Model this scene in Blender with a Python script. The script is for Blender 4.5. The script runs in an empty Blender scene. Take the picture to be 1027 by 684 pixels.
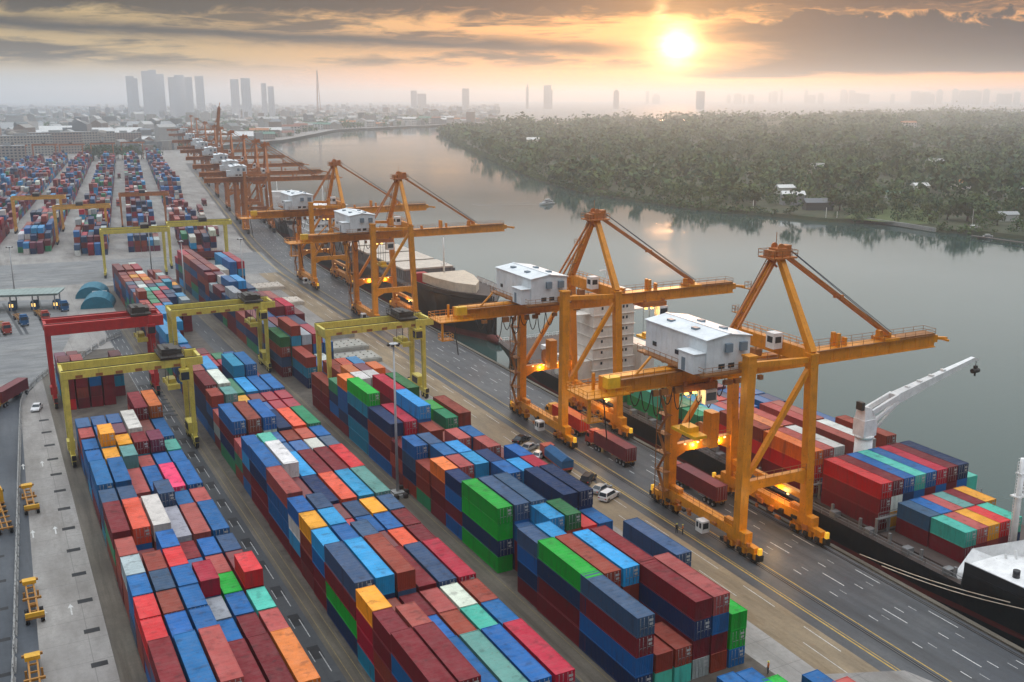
import bpy, bmesh, math, random
import numpy as np
from mathutils import Vector, Matrix, noise as mnoise
random.seed(7)
RNG = np.random.default_rng(11)
SC = bpy.context.scene
COL = SC.collection
D = bpy.data
R = math.radians

# ------------------------------------------------------------ frame of the place
# u runs along the container rows (away from the viewer), v across them towards the river.
# world X = v, world Y = u, Z up; the drone hovers 70 m above the yard at the origin.
F, CX, CY, HOR, CAMH = 1000., 513.5, 342., 98., 70.
PITCH = math.atan((CY - HOR) / F)
CT, ST = math.cos(PITCH), math.sin(PITCH)
AZ = math.atan((-30. - CX) / (F / CT))

def ground_at(x, y, z=0.):
    """the point of the place at height z that the photograph shows at pixel x, y -> (u, v)"""
    r = x - CX; up0 = -(y - CY)
    fw = F * CT + up0 * ST; up = up0 * CT - F * ST
    du = r * math.sin(AZ) + fw * math.cos(AZ); dv = r * math.cos(AZ) - fw * math.sin(AZ)
    t = (z - CAMH) / up
    return du * t, dv * t

def pix(u, v, z):
    r = u * math.sin(AZ) + v * math.cos(AZ); fw = u * math.cos(AZ) - v * math.sin(AZ); up = z - CAMH
    dep = fw * CT - up * ST; uc = fw * ST + up * CT
    return CX + F * r / dep, CY - F * uc / dep, dep

# ------------------------------------------------------------ tagging
def tag(o, label=None, cat=None, group=None, kind=None):
    if label: o['label'] = label
    if cat: o['category'] = cat
    if group: o['group'] = group
    if kind: o['kind'] = kind
    return o

def empty(name, u, v, z=0., rot=0.):
    o = D.objects.new(name, None); COL.objects.link(o)
    o.empty_display_size = .5
    o.location = (v, u, z); o.rotation_euler = (0, 0, rot)
    return o

def kids(o):
    return [c for c in list(COL.objects) if c.parent is o]

class MB:
    """collects boxes, bars, tubes and sheets for ONE mesh object"""
    def __init__(s): s.v = []; s.f = []; s.m = []; s.sm = []; s.cur = 0
    def mat(s, i): s.cur = i; return s
    def add(s, vs, fs, smooth=False):
        b = len(s.v); s.v.extend(vs)
        for f in fs: s.f.append([b + i for i in f]); s.m.append(s.cur); s.sm.append(smooth)
        return s
    def box(s, x0, x1, y0, y1, z0, z1):
        return s.add([(x0,y0,z0),(x1,y0,z0),(x1,y1,z0),(x0,y1,z0),(x0,y0,z1),(x1,y0,z1),(x1,y1,z1),(x0,y1,z1)],
              [(0,3,2,1),(4,5,6,7),(0,1,5,4),(1,2,6,5),(2,3,7,6),(3,0,4,7)])
    def cbox(s, cx, cy, cz, sx, sy, sz): return s.box(cx-sx/2, cx+sx/2, cy-sy/2, cy+sy/2, cz-sz/2, cz+sz/2)
    def bar(s, a, b, w, h=None, w2=None, h2=None, up=(0,0,1)):
        """a box girder from a to b, w wide and h deep (tapering to w2, h2)"""
        h = h or w; w2 = w2 or w; h2 = h2 or h
        a = Vector(a); b = Vector(b); d = (b - a).normalized(); upv = Vector(up)
        if abs(d.dot(upv)) > .97: upv = Vector((0, 1, 0))
        sx = d.cross(upv).normalized(); uz = sx.cross(d).normalized()
        vs = []
        for p, ww, hh in ((a, w, h), (b, w2, h2)):
            for i, j in ((-1,-1),(1,-1),(1,1),(-1,1)): vs.append(tuple(p + sx*(i*ww/2) + uz*(j*hh/2)))
        return s.add(vs, [(0,1,2,3),(7,6,5,4),(0,4,5,1),(1,5,6,2),(2,6,7,3),(3,7,4,0)])
    def tube(s, a, b, r, r2=None, n=8, caps=True, smooth=True):
        r2 = r if r2 is None else r2
        a = Vector(a); b = Vector(b); d = (b - a).normalized()
        upv = Vector((0,0,1)) if abs(d.z) < .97 else Vector((0,1,0))
        sx = d.cross(upv).normalized(); uz = sx.cross(d)
        vs = []
        for p, rr in ((a, r), (b, r2)):
            for k in range(n):
                t = 2*math.pi*k/n; vs.append(tuple(p + sx*(rr*math.cos(t)) + uz*(rr*math.sin(t))))
        s.add(vs, [(k, (k+1) % n, n+(k+1) % n, n+k) for k in range(n)], smooth)
        if caps:
            b0 = len(s.v) - 2*n
            s.f.append([b0+k for k in range(n)][::-1]); s.m.append(s.cur); s.sm.append(False)
            s.f.append([b0+n+k for k in range(n)]); s.m.append(s.cur); s.sm.append(False)
        return s
    def path(s, pts, r, n=6):
        for a, b in zip(pts[:-1], pts[1:]): s.tube(a, b, r, n=n)
        return s
    def prism(s, pts, z0, z1):
        n = len(pts)
        return s.add([(x,y,z0) for x,y in pts] + [(x,y,z1) for x,y in pts],
              [tuple(range(n))[::-1], tuple(range(n, 2*n))] + [(k,(k+1) % n, n+(k+1) % n, n+k) for k in range(n)])
    def sheet(s, pts): return s.add(pts, [tuple(range(len(pts)))])
    def rail(s, pts, h=1.1, step=2., r=.035):
        """handrail along a polyline of floor points"""
        for a, b in zip(pts[:-1], pts[1:]):
            a = Vector(a); b = Vector(b); n = max(1, int((b-a).length/step))
            for k in range(n+1):
                p = a.lerp(b, k/n); s.bar(p, p + Vector((0,0,h)), r*2)
            for hh in (h, h*.5): s.bar(a+Vector((0,0,hh)), b+Vector((0,0,hh)), r*2)
        return s
    def mesh(s, name, mats):
        me = D.meshes.new(name); me.from_pydata(s.v, [], s.f)
        for m in (mats if isinstance(mats, (list, tuple)) else [mats]): me.materials.append(m)
        if s.m: me.polygons.foreach_set('material_index', s.m); me.polygons.foreach_set('use_smooth', s.sm)
        me.update(); return me
    def build(s, name, mats, parent=None, loc=None):
        o = D.objects.new(name, s.mesh(name, mats)); COL.objects.link(o)
        if parent: o.parent = parent
        if loc: o.location = loc
        return o

def copy_tree(o, parent=None):
    c = o.copy(); COL.objects.link(c); c.parent = parent
    for ch in CHILD.get(o.name, ()): copy_tree(ch, c)
    return c
CHILD = {}
def index_children():
    CHILD.clear()
    for o in COL.objects:
        if o.parent: CHILD.setdefault(o.parent.name, []).append(o)

# ------------------------------------------------------------ materials
def _mat(name):
    m = D.materials.new(name); m.use_nodes = True
    nt = m.node_tree; b = nt.nodes['Principled BSDF']
    return m, nt, b
def N(nt, typ, **kw):
    n = nt.nodes.new(typ)
    for k, v in kw.items():
        if k.startswith('i_'):
            n.inputs[k[2:].replace('_', ' ')].default_value = v
        else: setattr(n, k, v)
    return n
def ramp(nt, pts, fac=None, interp='LINEAR'):
    n = nt.nodes.new('ShaderNodeValToRGB'); cr = n.color_ramp; cr.interpolation = interp
    while len(cr.elements) < len(pts): cr.elements.new(.5)
    for e, (p, c) in zip(cr.elements, pts):
        e.position = p; e.color = (*c, 1) if len(c) == 3 else c
    if fac is not None: nt.links.new(fac, n.inputs[0])
    return n.outputs[0]
def mix(nt, fac, a, b, mode='MIX'):
    n = nt.nodes.new('ShaderNodeMix'); n.data_type = 'RGBA'; n.blend_type = mode
    for sock, val in ((n.inputs[0], fac), (n.inputs[6], a), (n.inputs[7], b)):
        if hasattr(val, 'is_linked'): nt.links.new(val, sock)
        elif isinstance(val, (int, float)): sock.default_value = val
        else: sock.default_value = (*val, 1)
    return n.outputs[2]
def math_(nt, op, a, b=None, c=None, clamp=False):
    n = nt.nodes.new('ShaderNodeMath'); n.operation = op; n.use_clamp = clamp
    for i, val in enumerate((a, b, c)):
        if val is None: continue
        if hasattr(val, 'is_linked'): nt.links.new(val, n.inputs[i])
        else: n.inputs[i].default_value = val
    return n.outputs[0]
def noise_(nt, scale, detail=4., rough=.55, vec=None, dist=0., dim='3D'):
    n = nt.nodes.new('ShaderNodeTexNoise'); n.noise_dimensions = dim
    n.inputs['Scale'].default_value = scale; n.inputs['Detail'].default_value = detail
    n.inputs['Roughness'].default_value = rough; n.inputs['Distortion'].default_value = dist
    if vec is not None: nt.links.new(vec, n.inputs['Vector'])
    return n.outputs['Fac']
def coord(nt, kind='Object', scale=(1,1,1), rot=(0,0,0)):
    c = nt.nodes.new('ShaderNodeTexCoord'); m = nt.nodes.new('ShaderNodeMapping')
    nt.links.new(c.outputs[kind], m.inputs['Vector'])
    m.inputs['Scale'].default_value = scale; m.inputs['Rotation'].default_value = rot
    return m.outputs[0]
def geo_pos(nt, scale=(1,1,1)):
    c = nt.nodes.new('ShaderNodeNewGeometry'); m = nt.nodes.new('ShaderNodeMapping')
    nt.links.new(c.outputs['Position'], m.inputs['Vector']); m.inputs['Scale'].default_value = scale
    return m.outputs[0]

def paint(name, col, rough=.5, wear=(.16,.07,.03), amount=.5, scale=.6, metal=0., dirt=.25, spec=.4):
    """painted steel: patchy fading, grime streaks running down, rust spots"""
    m, nt, b = _mat(name)
    p = geo_pos(nt); ps = geo_pos(nt, (1.3, 1.3, .25))
    n1 = noise_(nt, scale, 5, .6, p); n2 = noise_(nt, scale*2.4, 5, .65, ps); n3 = noise_(nt, scale*5, 6, .7, p)
    c = mix(nt, ramp(nt, [(.35,(0,0,0)),(.7,(1,1,1))], n1), tuple(x*.86 for x in col), tuple(min(1, x*1.1+.004) for x in col))
    c = mix(nt, math_(nt, 'MULTIPLY', ramp(nt, [(.5,(0,0,0)),(.75,(1,1,1))], n2), dirt), c, (.06,.05,.04))
    c = mix(nt, math_(nt, 'MULTIPLY', ramp(nt, [(.58,(0,0,0)),(.68,(1,1,1))], n3), amount), c, wear)
    nt.links.new(c, b.inputs['Base Color'])
    b.inputs['Roughness'].default_value = rough; b.inputs['Metallic'].default_value = metal
    b.inputs['Specular IOR Level'].default_value = spec
    return m
def plain(name, col, rough=.6, metal=0., spec=.4):
    m, nt, b = _mat(name)
    n1 = noise_(nt, 1.7, 4, .6, geo_pos(nt))
    c = mix(nt, n1, tuple(x*.8 for x in col), tuple(min(1, x*1.15) for x in col))
    nt.links.new(c, b.inputs['Base Color'])
    b.inputs['Roughness'].default_value = rough; b.inputs['Metallic'].default_value = metal
    b.inputs['Specular IOR Level'].default_value = spec
    return m
def glow(name, col, strength):
    m, nt, b = _mat(name)
    b.inputs['Base Color'].default_value = (*col, 1)
    b.inputs['Emission Color'].default_value = (*col, 1); b.inputs['Emission Strength'].default_value = strength
    return m
M = {}
def object_paint(name, roof=False, attr=False):
    """container enamel: the colour belongs to each container (object colour), with fading, scrapes, rust and dust"""
    m, nt, b = _mat(name)
    if attr:
        a = N(nt, 'ShaderNodeAttribute', attribute_name='paint'); base = a.outputs['Color']; rnd = 0.
        vec = geo_pos(nt)
    else:
        oi = N(nt, 'ShaderNodeObjectInfo'); base = oi.outputs['Color']
        vec = geo_pos(nt)
    n1 = noise_(nt, .35, 5, .62, vec); n2 = noise_(nt, 1.1, 6, .7, vec); n3 = noise_(nt, 2.2, 7, .72, vec)
    hs = N(nt, 'ShaderNodeHueSaturation'); nt.links.new(base, hs.inputs['Color'])
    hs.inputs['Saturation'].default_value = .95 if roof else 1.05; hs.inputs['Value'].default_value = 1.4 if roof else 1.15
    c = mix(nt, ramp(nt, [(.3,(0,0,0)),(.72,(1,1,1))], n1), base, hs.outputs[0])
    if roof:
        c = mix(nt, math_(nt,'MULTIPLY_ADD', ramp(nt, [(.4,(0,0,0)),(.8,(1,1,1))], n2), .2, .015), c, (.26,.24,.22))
    else:
        st = noise_(nt, 1.4, 5, .65, geo_pos(nt, (2.2,2.2,.3)))
        c = mix(nt, math_(nt,'MULTIPLY', ramp(nt, [(.45,(0,0,0)),(.8,(1,1,1))], st), .35), c, (.05,.04,.035))
    c = mix(nt, math_(nt,'MULTIPLY', ramp(nt, [(.6,(0,0,0)),(.68,(1,1,1))], n3), .5), c, (.11,.05,.03))
    blot = noise_(nt, .8, 3, .5, geo_pos(nt, (1,1,.2)))                 # oily blotches and worn corners
    c = mix(nt, math_(nt,'MULTIPLY', ramp(nt, [(.56,(0,0,0)),(.7,(1,1,1))], blot), .38), c, (.03,.026,.026))
    nt.links.new(c, b.inputs['Base Color'])
    b.inputs['Roughness'].default_value = .7 if roof else .55
    b.inputs['Specular IOR Level'].default_value = .12 if roof else .2
    return m
# ------------------------------------------------------------ containers
PAINT = dict(
 M=((.155,.012,.018),'maroon'), R=((.55,.022,.025),'bright red'), O=((.62,.075,.03),'orange-red'), K=((.62,.15,.03),'orange'),
 N=((.25,.042,.025),'brick brown'), S=((.36,.07,.06),'dusty rose'), P=((.36,.012,.035),'crimson'), I=((.65,.03,.12),'pink'),
 Y=((.74,.30,.012),'yellow'), B=((.006,.10,.29),'blue'), V=((.008,.026,.085),'navy'), L=((.015,.25,.52),'light blue'),
 A=((.035,.075,.15),'slate blue'), C=((.012,.20,.30),'teal blue'), T=((.06,.40,.31),'turquoise'), G=((.02,.20,.09),'green'),
 E=((.006,.33,.03),'bright green'), W=((.60,.60,.55),'white'), H=((.30,.33,.34),'grey'), U=((.14,.028,.06),'plum'),
 D=((.022,.12,.04),'dark green'), J=((.10,.25,.23),'grey green'))
MIXC = 'MMMMNNNPRSSBBBBBVVALLCGGOYWHUJ'
FILL = 'MMMMNNBBVVVBALCG'
H20, H40, CW = 2.48, 2.62, 2.5
CONT = []          # every container of the place: dict(key, u (near end), v (left side), z, L, h, c, block, bay, row, tier, n)

def stack_letters(spec, rnd):
    """'AMEV' = four tiers from the top down, 'MB4' = the rest filled in, 'M3' = three tiers"""
    s = spec
    n = int(s[-1]) if s[-1].isdigit() else len(s)
    s = s[:-1] if s[-1].isdigit() else s
    while len(s) < n: s += rnd.choice(FILL)
    return s[::-1]                                   # bottom first

BLOCKS = {}
def add_block(name, base, slope, pitch, bays, row0=0):
    rnd = random.Random(name)
    uref = bays[0][0]
    BLOCKS[name] = dict(bays=len(bays))
    for bi, bay in enumerate(bays):
        far, L, specs = bay[0], bay[1], bay[2].split()
        ln = 6.25 if L == 20 else 12.75
        hh = H20 if L == 20 else H40
        for r, sp in enumerate(specs):
            if sp == '-': continue
            u = far - ln; v = base + slope*(u - uref) + pitch*(r + row0)
            z = 0.02
            letters = stack_letters(sp, rnd)
            for t, c in enumerate(letters):
                CONT.append(dict(key=(name, bi, r, t), u=u + rnd.uniform(-.05,.05), v=v + rnd.uniform(-.05,.05), z=z, L=ln, h=hh, c=c, block=name, bay=bi, row=r,
                                 tier=t, n=len(letters), turn=rnd.random() < .35, frame=None))
                z += hh + .015

add_block('left', 11.4, 0., 2.87, [
 (113.4,40,'M3 B3 S3 M2 M2 K2'), (119.6,20,'R3 B3 B3 B2 M2 S2'), (126.2,20,'R3 N3 B3 H2 B2 T2'), (132.8,20,'B3 A3 B3 P3 E2 R3'),
 (139.2,20,'H3 N3 R3 B2 S2 M2'), (145.8,20,'S3 M2 B3 M2 B2 A2'), (160.,40,'M3 O3 W3 H2 S2 B2'), (166.9,20,'A3 A3 S2 A3 B2 S2'),
 (181.,40,'B3 B3 S2 B2 I2 B2'), (188.,20,'B3 Y3 J3 S2 B2 B2'), (195.,20,'B3 Y4 Y3 M3 U3 T2'), (202.3,20,'S3 B3 U3 - - -'),
 (209.2,20,'B3 B3 B3 - - -'), (209.2,40,'- - - W3 N2 B2'), (222.3,40,'- - - A1 M3 K3'),
 (248.,20,'MMR MNM BMM MMM - -'), (254.6,20,'M4 S4 A3 B3 M4 -'), (267.5,40,'U3 M3 B2 - - -')])
add_block('middle', 35.9, .013, 2.9, [
 (97.6,40,'MBMM M4 B3 J3 B3 P3'), (104.,20,'MMNM SM4 B3 N3 T3 B3'), (110.4,20,'YPPC N3 M3 S3 W3 N3'), (123.6,40,'AMEV L4 N4 M3 A3 P3'),
 (130.2,20,'LBMM B4 A4 M3 O3 M3'), (136.8,20,'YNMM L4 R3 B3 B3 M3'), (143.4,20,'BWLM A4 M3 A3 Y3 A3'), (156.4,40,'SBBM M3 V3 O3 L3 J3'),
 (169.2,40,'BVMM W4 L3 M3 M3 R3'), (175.8,20,'BLM4 T4 B3 B3 W3 A3'), (182.6,20,'SG3 T3 B3 N3 O3 B3'), (195.8,40,'BMVG N4 BW4 V3 O3 G3'),
 (203.,20,'SHM S3 N3 B3 P3 P3'), (210.,20,'NBVB J4 Y3 M3 P3 P3'), (223.3,40,'MVVB W4 G3 L3 B3 B3'),
 (236.5,40,'NB4 L4 G2 C4 B4 MG'), (243.5,20,'M3 C3 P3 P3 G3 -'), (250.2,20,'M4 Y3 P3 G3 B3 -'), (257.,20,'B2 L3 M3 - - -'), (263.7,20,'L3 B3 - - - -'),
 (276.5,40,'LB4 L3 - - - -'), (289.5,40,'LV4 B3 - - - -'), (303,40,'S4 L4 L3 - - -'), (310,20,'S4 P4 L4 - - -'), (317,20,'S4 G4 U4 L3 H4 -'),
 (324,20,'N5 G4 P4 V4 L4 -'), (331,20,'N4 G4 P4 V4 L3 -'), (338,20,'A4 T4 T4 P4 V3 -'), (345,20,'U4 W4 V4 C4 A3 -'),
 (352,20,'A4 H4 S4 N4 C4 A3'), (359,20,'N4 N4 Y4 M3 S4 Y3'), (366,20,'N4 Y4 K4 N3 H4 U3'), (373,20,'M4 N4 W4 M3 N4 M3'), (387,40,'M4 N4 P4 H2 M3 -'), (394,20,'M4 P3 W4 - - -')])
add_block('quay', 62.6, .004, 2.84, [
 (99.6,40,'AMBV - - MVMH SBMN -'), (93.,20,'- NT NT1 - - EEB'), (111.,40,'EVMM N4 LN4 M4 - A4'), (117.,20,'ABVM L4 B3 N2 - A2'), (123.7,20,'- B3 L4 D4 R3 B3'),
 (136.,40,'EEVE A4 A4 V3 V4 V4'), (142.6,20,'VBMB N3 N3 B4 L4 P4'), (149.,20,'KNMM S4 L4 V4 B2 B4'), (155.6,20,'NNG B4 L4 N3 S4 M3'),
 (162.,20,'BAVN A4 B3 S4 B4 -'), (168.4,20,'MNM P3 N4 N3 M3 -'), (174.,20,'- - - - G4 -'), (180.6,20,'- - - - E4 -'), (180.6,40,'VNMB P4 LB5 N3 - N4'),
 (193.,40,'ECVCC U3 PM5 D5 N3 -'), (199.6,20,'KBBVM W5 W5 M3 K4 -'), (206.,20,'GVBM K5 U5 K5 - -'), (219.4,40,'N3 N4 O4 LV4 - N3'),
 (246.,40,'- N3 B2 W2 - -'), (259.,40,'DNAM4 N5 H4 P4 B3 -'), (272.,40,'AM4 M4 B4 V4 B3 -'), (285.,40,'M4 B4 M5 P5 M4 -'), (298.,40,'N3 W4 M5 M4 B4 V3'),
 (311.,40,'H5 N4 B4 M4 S4 -'), (317.6,20,'V4 M4 L3 A4 - -'), (330.6,40,'MV4 B5 L5 A4 T3 -'), (337.,20,'H4 W5 Y4 K4 A3 -'), (344.,20,'M5 U5 Y4 K4 M3 -'),
 (357.,40,'U5 N5 H4 S3 N3 -'), (370.,40,'M5 M5 S4 W4 B5 P5'), (383.,40,'N5 M5 B4 H3 L5 P5'), (396.,40,'P5 M5 C4 - - -'), (403.,20,'P4 N5 - - - -')])

# near corner of the picture: a few boxes set down past the end of the quay-side block
def loose(key, u, v, c, L=20, z=.02, rot=0.):
    CONT.append(dict(key=('corner',)+key+(0,), u=u, v=v, z=z, L=6.25 if L == 20 else 12.75, h=H20, c=c, block='corner', bay=key[0], row=key[1], tier=0 if z < 1 else 1, n=1, turn=False, frame=None, rot=rot))

# the far yard lies at an angle of seven degrees to the near one
FA = R(7.); FO = (430., 62.)
def far_uv(a, b): return FO[0] + a*math.cos(FA) - b*math.sin(FA), FO[1] + a*math.sin(FA) + b*math.cos(FA)
FAR = []           # (u, v, z, L, h, letter)
def far_strip(b0, rows, a0, a1, hmin, hmax, seed, pal=MIXC, gaps=.05):
    rnd = random.Random(seed)
    a = a0
    while a < a1:
        L = 12.75 if rnd.random() < .45 else 6.25
        if rnd.random() < gaps: a += L + .4; continue
        base_n = rnd.randint(hmin, hmax)
        for r in range(rows):
            n = max(0, min(5, base_n + rnd.choice((-2,-1,0,0,0,1))))
            for t in range(n):
                FAR.append((a, b0 + r*2.87, .02 + t*2.6, L, 2.55, rnd.choice(pal)))
        a += L + .45
FARSTRIPS = [(-184,5,330,760,2,4),(-159,5,260,780,2,4),(-134,5,200,790,2,4),(-109,5,150,800,2,4),(-85,5,100,810,2,4),(-60,5,70,820,2,4),(-35.,5,56,830,2,4),(-12.,5,60,150,2,3),(-12.,5,165,840,2,4),(11.,5,24,120,2,4),(11.,5,150,300,1,2),(12.,5,330,840,2,4)]
# ------------------------------------------------------------ container meshes (two lengths, shared by all)
def corrugated(mb, x, y0, y1, z0, z1, out, n):
    """a side panel in the plane x with n pressed ribs, out = direction the outside faces"""
    ys = []
    p = (y1 - y0)/n
    for k in range(n):
        y = y0 + k*p
        ys += [(y, 0), (y + p*.38, 0), (y + p*.5, -.055*out), (y + p*.88, -.055*out)]
    ys.append((y1, 0))
    vs = []
    for y, d in ys: vs += [(x + d, y, z0), (x + d, y, z1)]
    fs = []
    for k in range(len(ys)-1):
        a = 2*k; f = (a, a+1, a+3, a+2)
        fs.append(f if out < 0 else f[::-1])
    mb.add(vs, fs)
def container_meshes(L, h, tagn):
    W = CW; e = .0
    b = MB()
    n = int(L*3.2)
    corrugated(b, -W/2+.02, .1, L-.1, .16, h-.12, -1, n)
    corrugated(b, W/2-.02, .1, L-.1, .16, h-.12, 1, n)
    # closed end (far), floor, bottom rails, corner posts, top rails
    vs = []; fs = []; k = 9
    for i in range(k):
        x0 = -W/2+.1 + (W-.2)*i/k; x1 = -W/2+.1 + (W-.2)*(i+.5)/k; x2 = -W/2+.1+(W-.2)*(i+1)/k
        b.sheet([(x1,L-.04,.16),(x0,L-.04,.16),(x0,L-.04,h-.12),(x1,L-.04,h-.12)]); b.sheet([(x2,L-.08,.16),(x1,L-.08,.16),(x1,L-.08,h-.12),(x2,L-.08,h-.12)])
    b.sheet([(-W/2+.03,.03,.1),(-W/2+.03,L-.03,.1),(W/2-.03,L-.03,.1),(W/2-.03,.03,.1)])
    for s in (-1, 1):
        b.box(s*(W/2-.035)-.05, s*(W/2-.035)+.05, .11, L-.11, 0.02, .16)
        b.box(s*(W/2-.03)-.03, s*(W/2-.03)+.03, .11, L-.11, h-.13, h-.015)
        for y in (.06, L-.06): b.box(s*(W/2-.06)-.06, s*(W/2-.06)+.06, y-.06, y+.06, 0, h)
    for y in (.05, L-.05):
        b.box(-W/2+.13, W/2-.13, y-.045, y+.045, .02, .17); b.box(-W/2+.13, W/2-.13, y-.045, y+.045, h-.13, h-.01)
    body = b.mesh('container_body_'+tagn, M['cbody'])
    r = MB()                                                  # roof sheet with shallow pressings between the rails
    m = int(L*1.3); ys = []
    for i in range(m):
        y = .12 + (L-.24)*i/m; q = (L-.24)/m
        ys += [(y, h-.03), (y+q*.55, h-.03), (y+q*.62, h-.048), (y+q*.93, h-.048)]
    ys.append((L-.12, h-.03))
    vs = []
    for y, z in ys: vs += [(-W/2+.07, y, z), (W/2-.07, y, z)]
    r.add(vs, [(2*i, 2*i+1, 2*i+3, 2*i+2) for i in range(len(ys)-1)])
    for s in (-1,1): r.box(s*(W/2-.035)-.034, s*(W/2-.035)+.034, .13, L-.13, h-.014, h-.004)
    r.box(-W/2+.13, W/2-.13, .01, .1, h-.009, h-.002); r.box(-W/2+.13, W/2-.13, L-.1, L-.01, h-.009, h-.002)
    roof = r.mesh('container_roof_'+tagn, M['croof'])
    doors = []
    for s in (-1, 1):
        d = MB()
        x0, x1 = (-W/2+.13, -.01) if s < 0 else (.01, W/2-.13)
        d.box(x0, x1, .015, .06, .18, h-.14)
        for i in range(5): z = .3 + (h-.6)*i/4.; d.box(x0+.05, x1-.05, .001, .014, z-.06, z+.1)
        d.mat(1)
        for fx in (.27, .74):
            x = x0 + (x1-x0)*fx; d.tube((x, -.02, .14), (x, -.02, h-.1), .024, n=6)
            for z in (.25, h*.36, h*.62, h-.22): d.box(x-.05, x+.05, -.03, 0.0, z-.025, z+.025)
            d.box(x-.02, x+.36*(x1-x0), -.045, -.025, h*.42, h*.45)
        if s > 0:
            d.mat(2); d.box(x0+.42, x1-.12, -.004, .0005, h*.7, h*.82); d.box(x0+.5, x1-.12, -.004, .0005, h*.5, h*.62)
        doors.append(d.mesh('container_door_'+tagn, [M['cbody'], M['galv'], M['decal']]))
    return body, roof, doors
def jitter(c, rnd, a=.16):
    k = 1 + rnd.uniform(-a, a); return tuple(min(1, max(0, x*k*(1 + rnd.uniform(-.07, .07)) + .002)) for x in c)

DEBUG_KEYS = False
def build_containers(selected, labels):
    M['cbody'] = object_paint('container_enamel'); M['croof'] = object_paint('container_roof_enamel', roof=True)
    protos = {}
    for L, h, n in ((6.25, H20, 'short'), (12.75, H40, 'long'), (12.75, H20, 'longlow'), (6.25, H40, 'shorthigh')):
        protos[(L, h)] = container_meshes(L, h, n)
    rest = []
    rnd = random.Random(5)
    for c in CONT:
        col = jitter(PAINT[c['c']][0], rnd)
        if c['key'] not in selected: rest.append((c, col)); continue
        body, roof, doors = protos[(c['L'], c['h'])]
        root = D.objects.new('shipping_container', body); COL.objects.link(root)
        rot = -c.get('rot', 0.) ; turn = c['turn']
        cu, cv = c['u'], c['v'] + CW/2
        if turn: rot += math.pi
        o2 = Vector((cv, cu, c['z']))
        if turn: o2 = o2 + Matrix.Rotation(-c.get('rot', 0.), 3, 'Z') @ Vector((0, c['L'], 0))
        root.location = o2; root.rotation_euler = (0, 0, rot)
        root.color = (*col, 1)
        root['ckey'] = str(c['key']) if DEBUG_KEYS else ''
        if not DEBUG_KEYS: del root['ckey']
        tag(root, labels.get(c['key'], PAINT[c['c']][1] + ' steel shipping container in the yard'), 'container', GROUPS[c['block']])
        for me, nm in ((roof, 'roof'), (doors[0], 'door'), (doors[1], 'door')):
            p = D.objects.new(nm, me); COL.objects.link(p); p.parent = root; p.color = root.color
    return rest
GROUPS = dict(left='containers in the left block beside the truck lanes', middle='containers in the long middle block', quay='containers in the block nearest the quay road',
              corner='containers at the corner of the quay-side block', ship='containers on the deck of the nearer ship')

def container_mass(rest):
    """all the other containers: those deep inside the stacks and the far rows, one object"""
    V = []; Fc = []; Cc = []
    def put(cu, cv, z, L, h, col, rot=0., roofc=None):
        c_, s_ = math.cos(rot), math.sin(rot); W = CW
        i0 = len(V)
        for zz in (z, z+h):
            for y, x in ((0,0),(0,W),(L,W),(L,0)):
                V.append((cv + x*c_ + y*s_, cu - x*s_ + y*c_, zz))
        # sides, ends and a roof sunk a little between its rails
        for f in ((0,1,5,4),(1,2,6,5),(2,3,7,6),(3,0,4,7)): Fc.append([i0+k for k in f]); Cc.append(col)
        i1 = len(V); e = .09
        for y, x in ((e,e),(e,W-e),(L-e,W-e),(L-e,e)): V.append((cv + x*c_ + y*s_, cu - x*s_ + y*c_, z+h-.03))
        for a, b in ((0,1),(1,2),(2,3),(3,0)): Fc.append([i0+4+a, i0+4+b, i1+b, i1+a]); Cc.append(col)
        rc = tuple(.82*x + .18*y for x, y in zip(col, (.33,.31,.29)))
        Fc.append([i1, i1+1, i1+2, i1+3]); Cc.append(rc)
    for c, col in rest: put(c['u'], c['v'], c['z'], c['L'], c['h'], col, c.get('rot', 0.))
    rnd = random.Random(9)
    for a, b, z, L, h, k in FAR:
        u, v = far_uv(a, b); put(u, v, z, L, h, jitter(PAINT[k][0], rnd, .25), FA)
    me = D.meshes.new('container_stacks'); me.from_pydata(V, [], Fc)
    at = me.attributes.new('paint', 'FLOAT_COLOR', 'FACE')
    at.data.foreach_set('color', np.array([(*c, 1) for c in Cc], np.float32).ravel())
    me.materials.append(object_paint('stacked_container_enamel', attr=True)); me.update()
    o = D.objects.new('container_stacks', me); COL.objects.link(o)
    tag(o, 'far rows of stacked containers of every colour receding into the haze', 'containers', kind='stuff')
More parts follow.
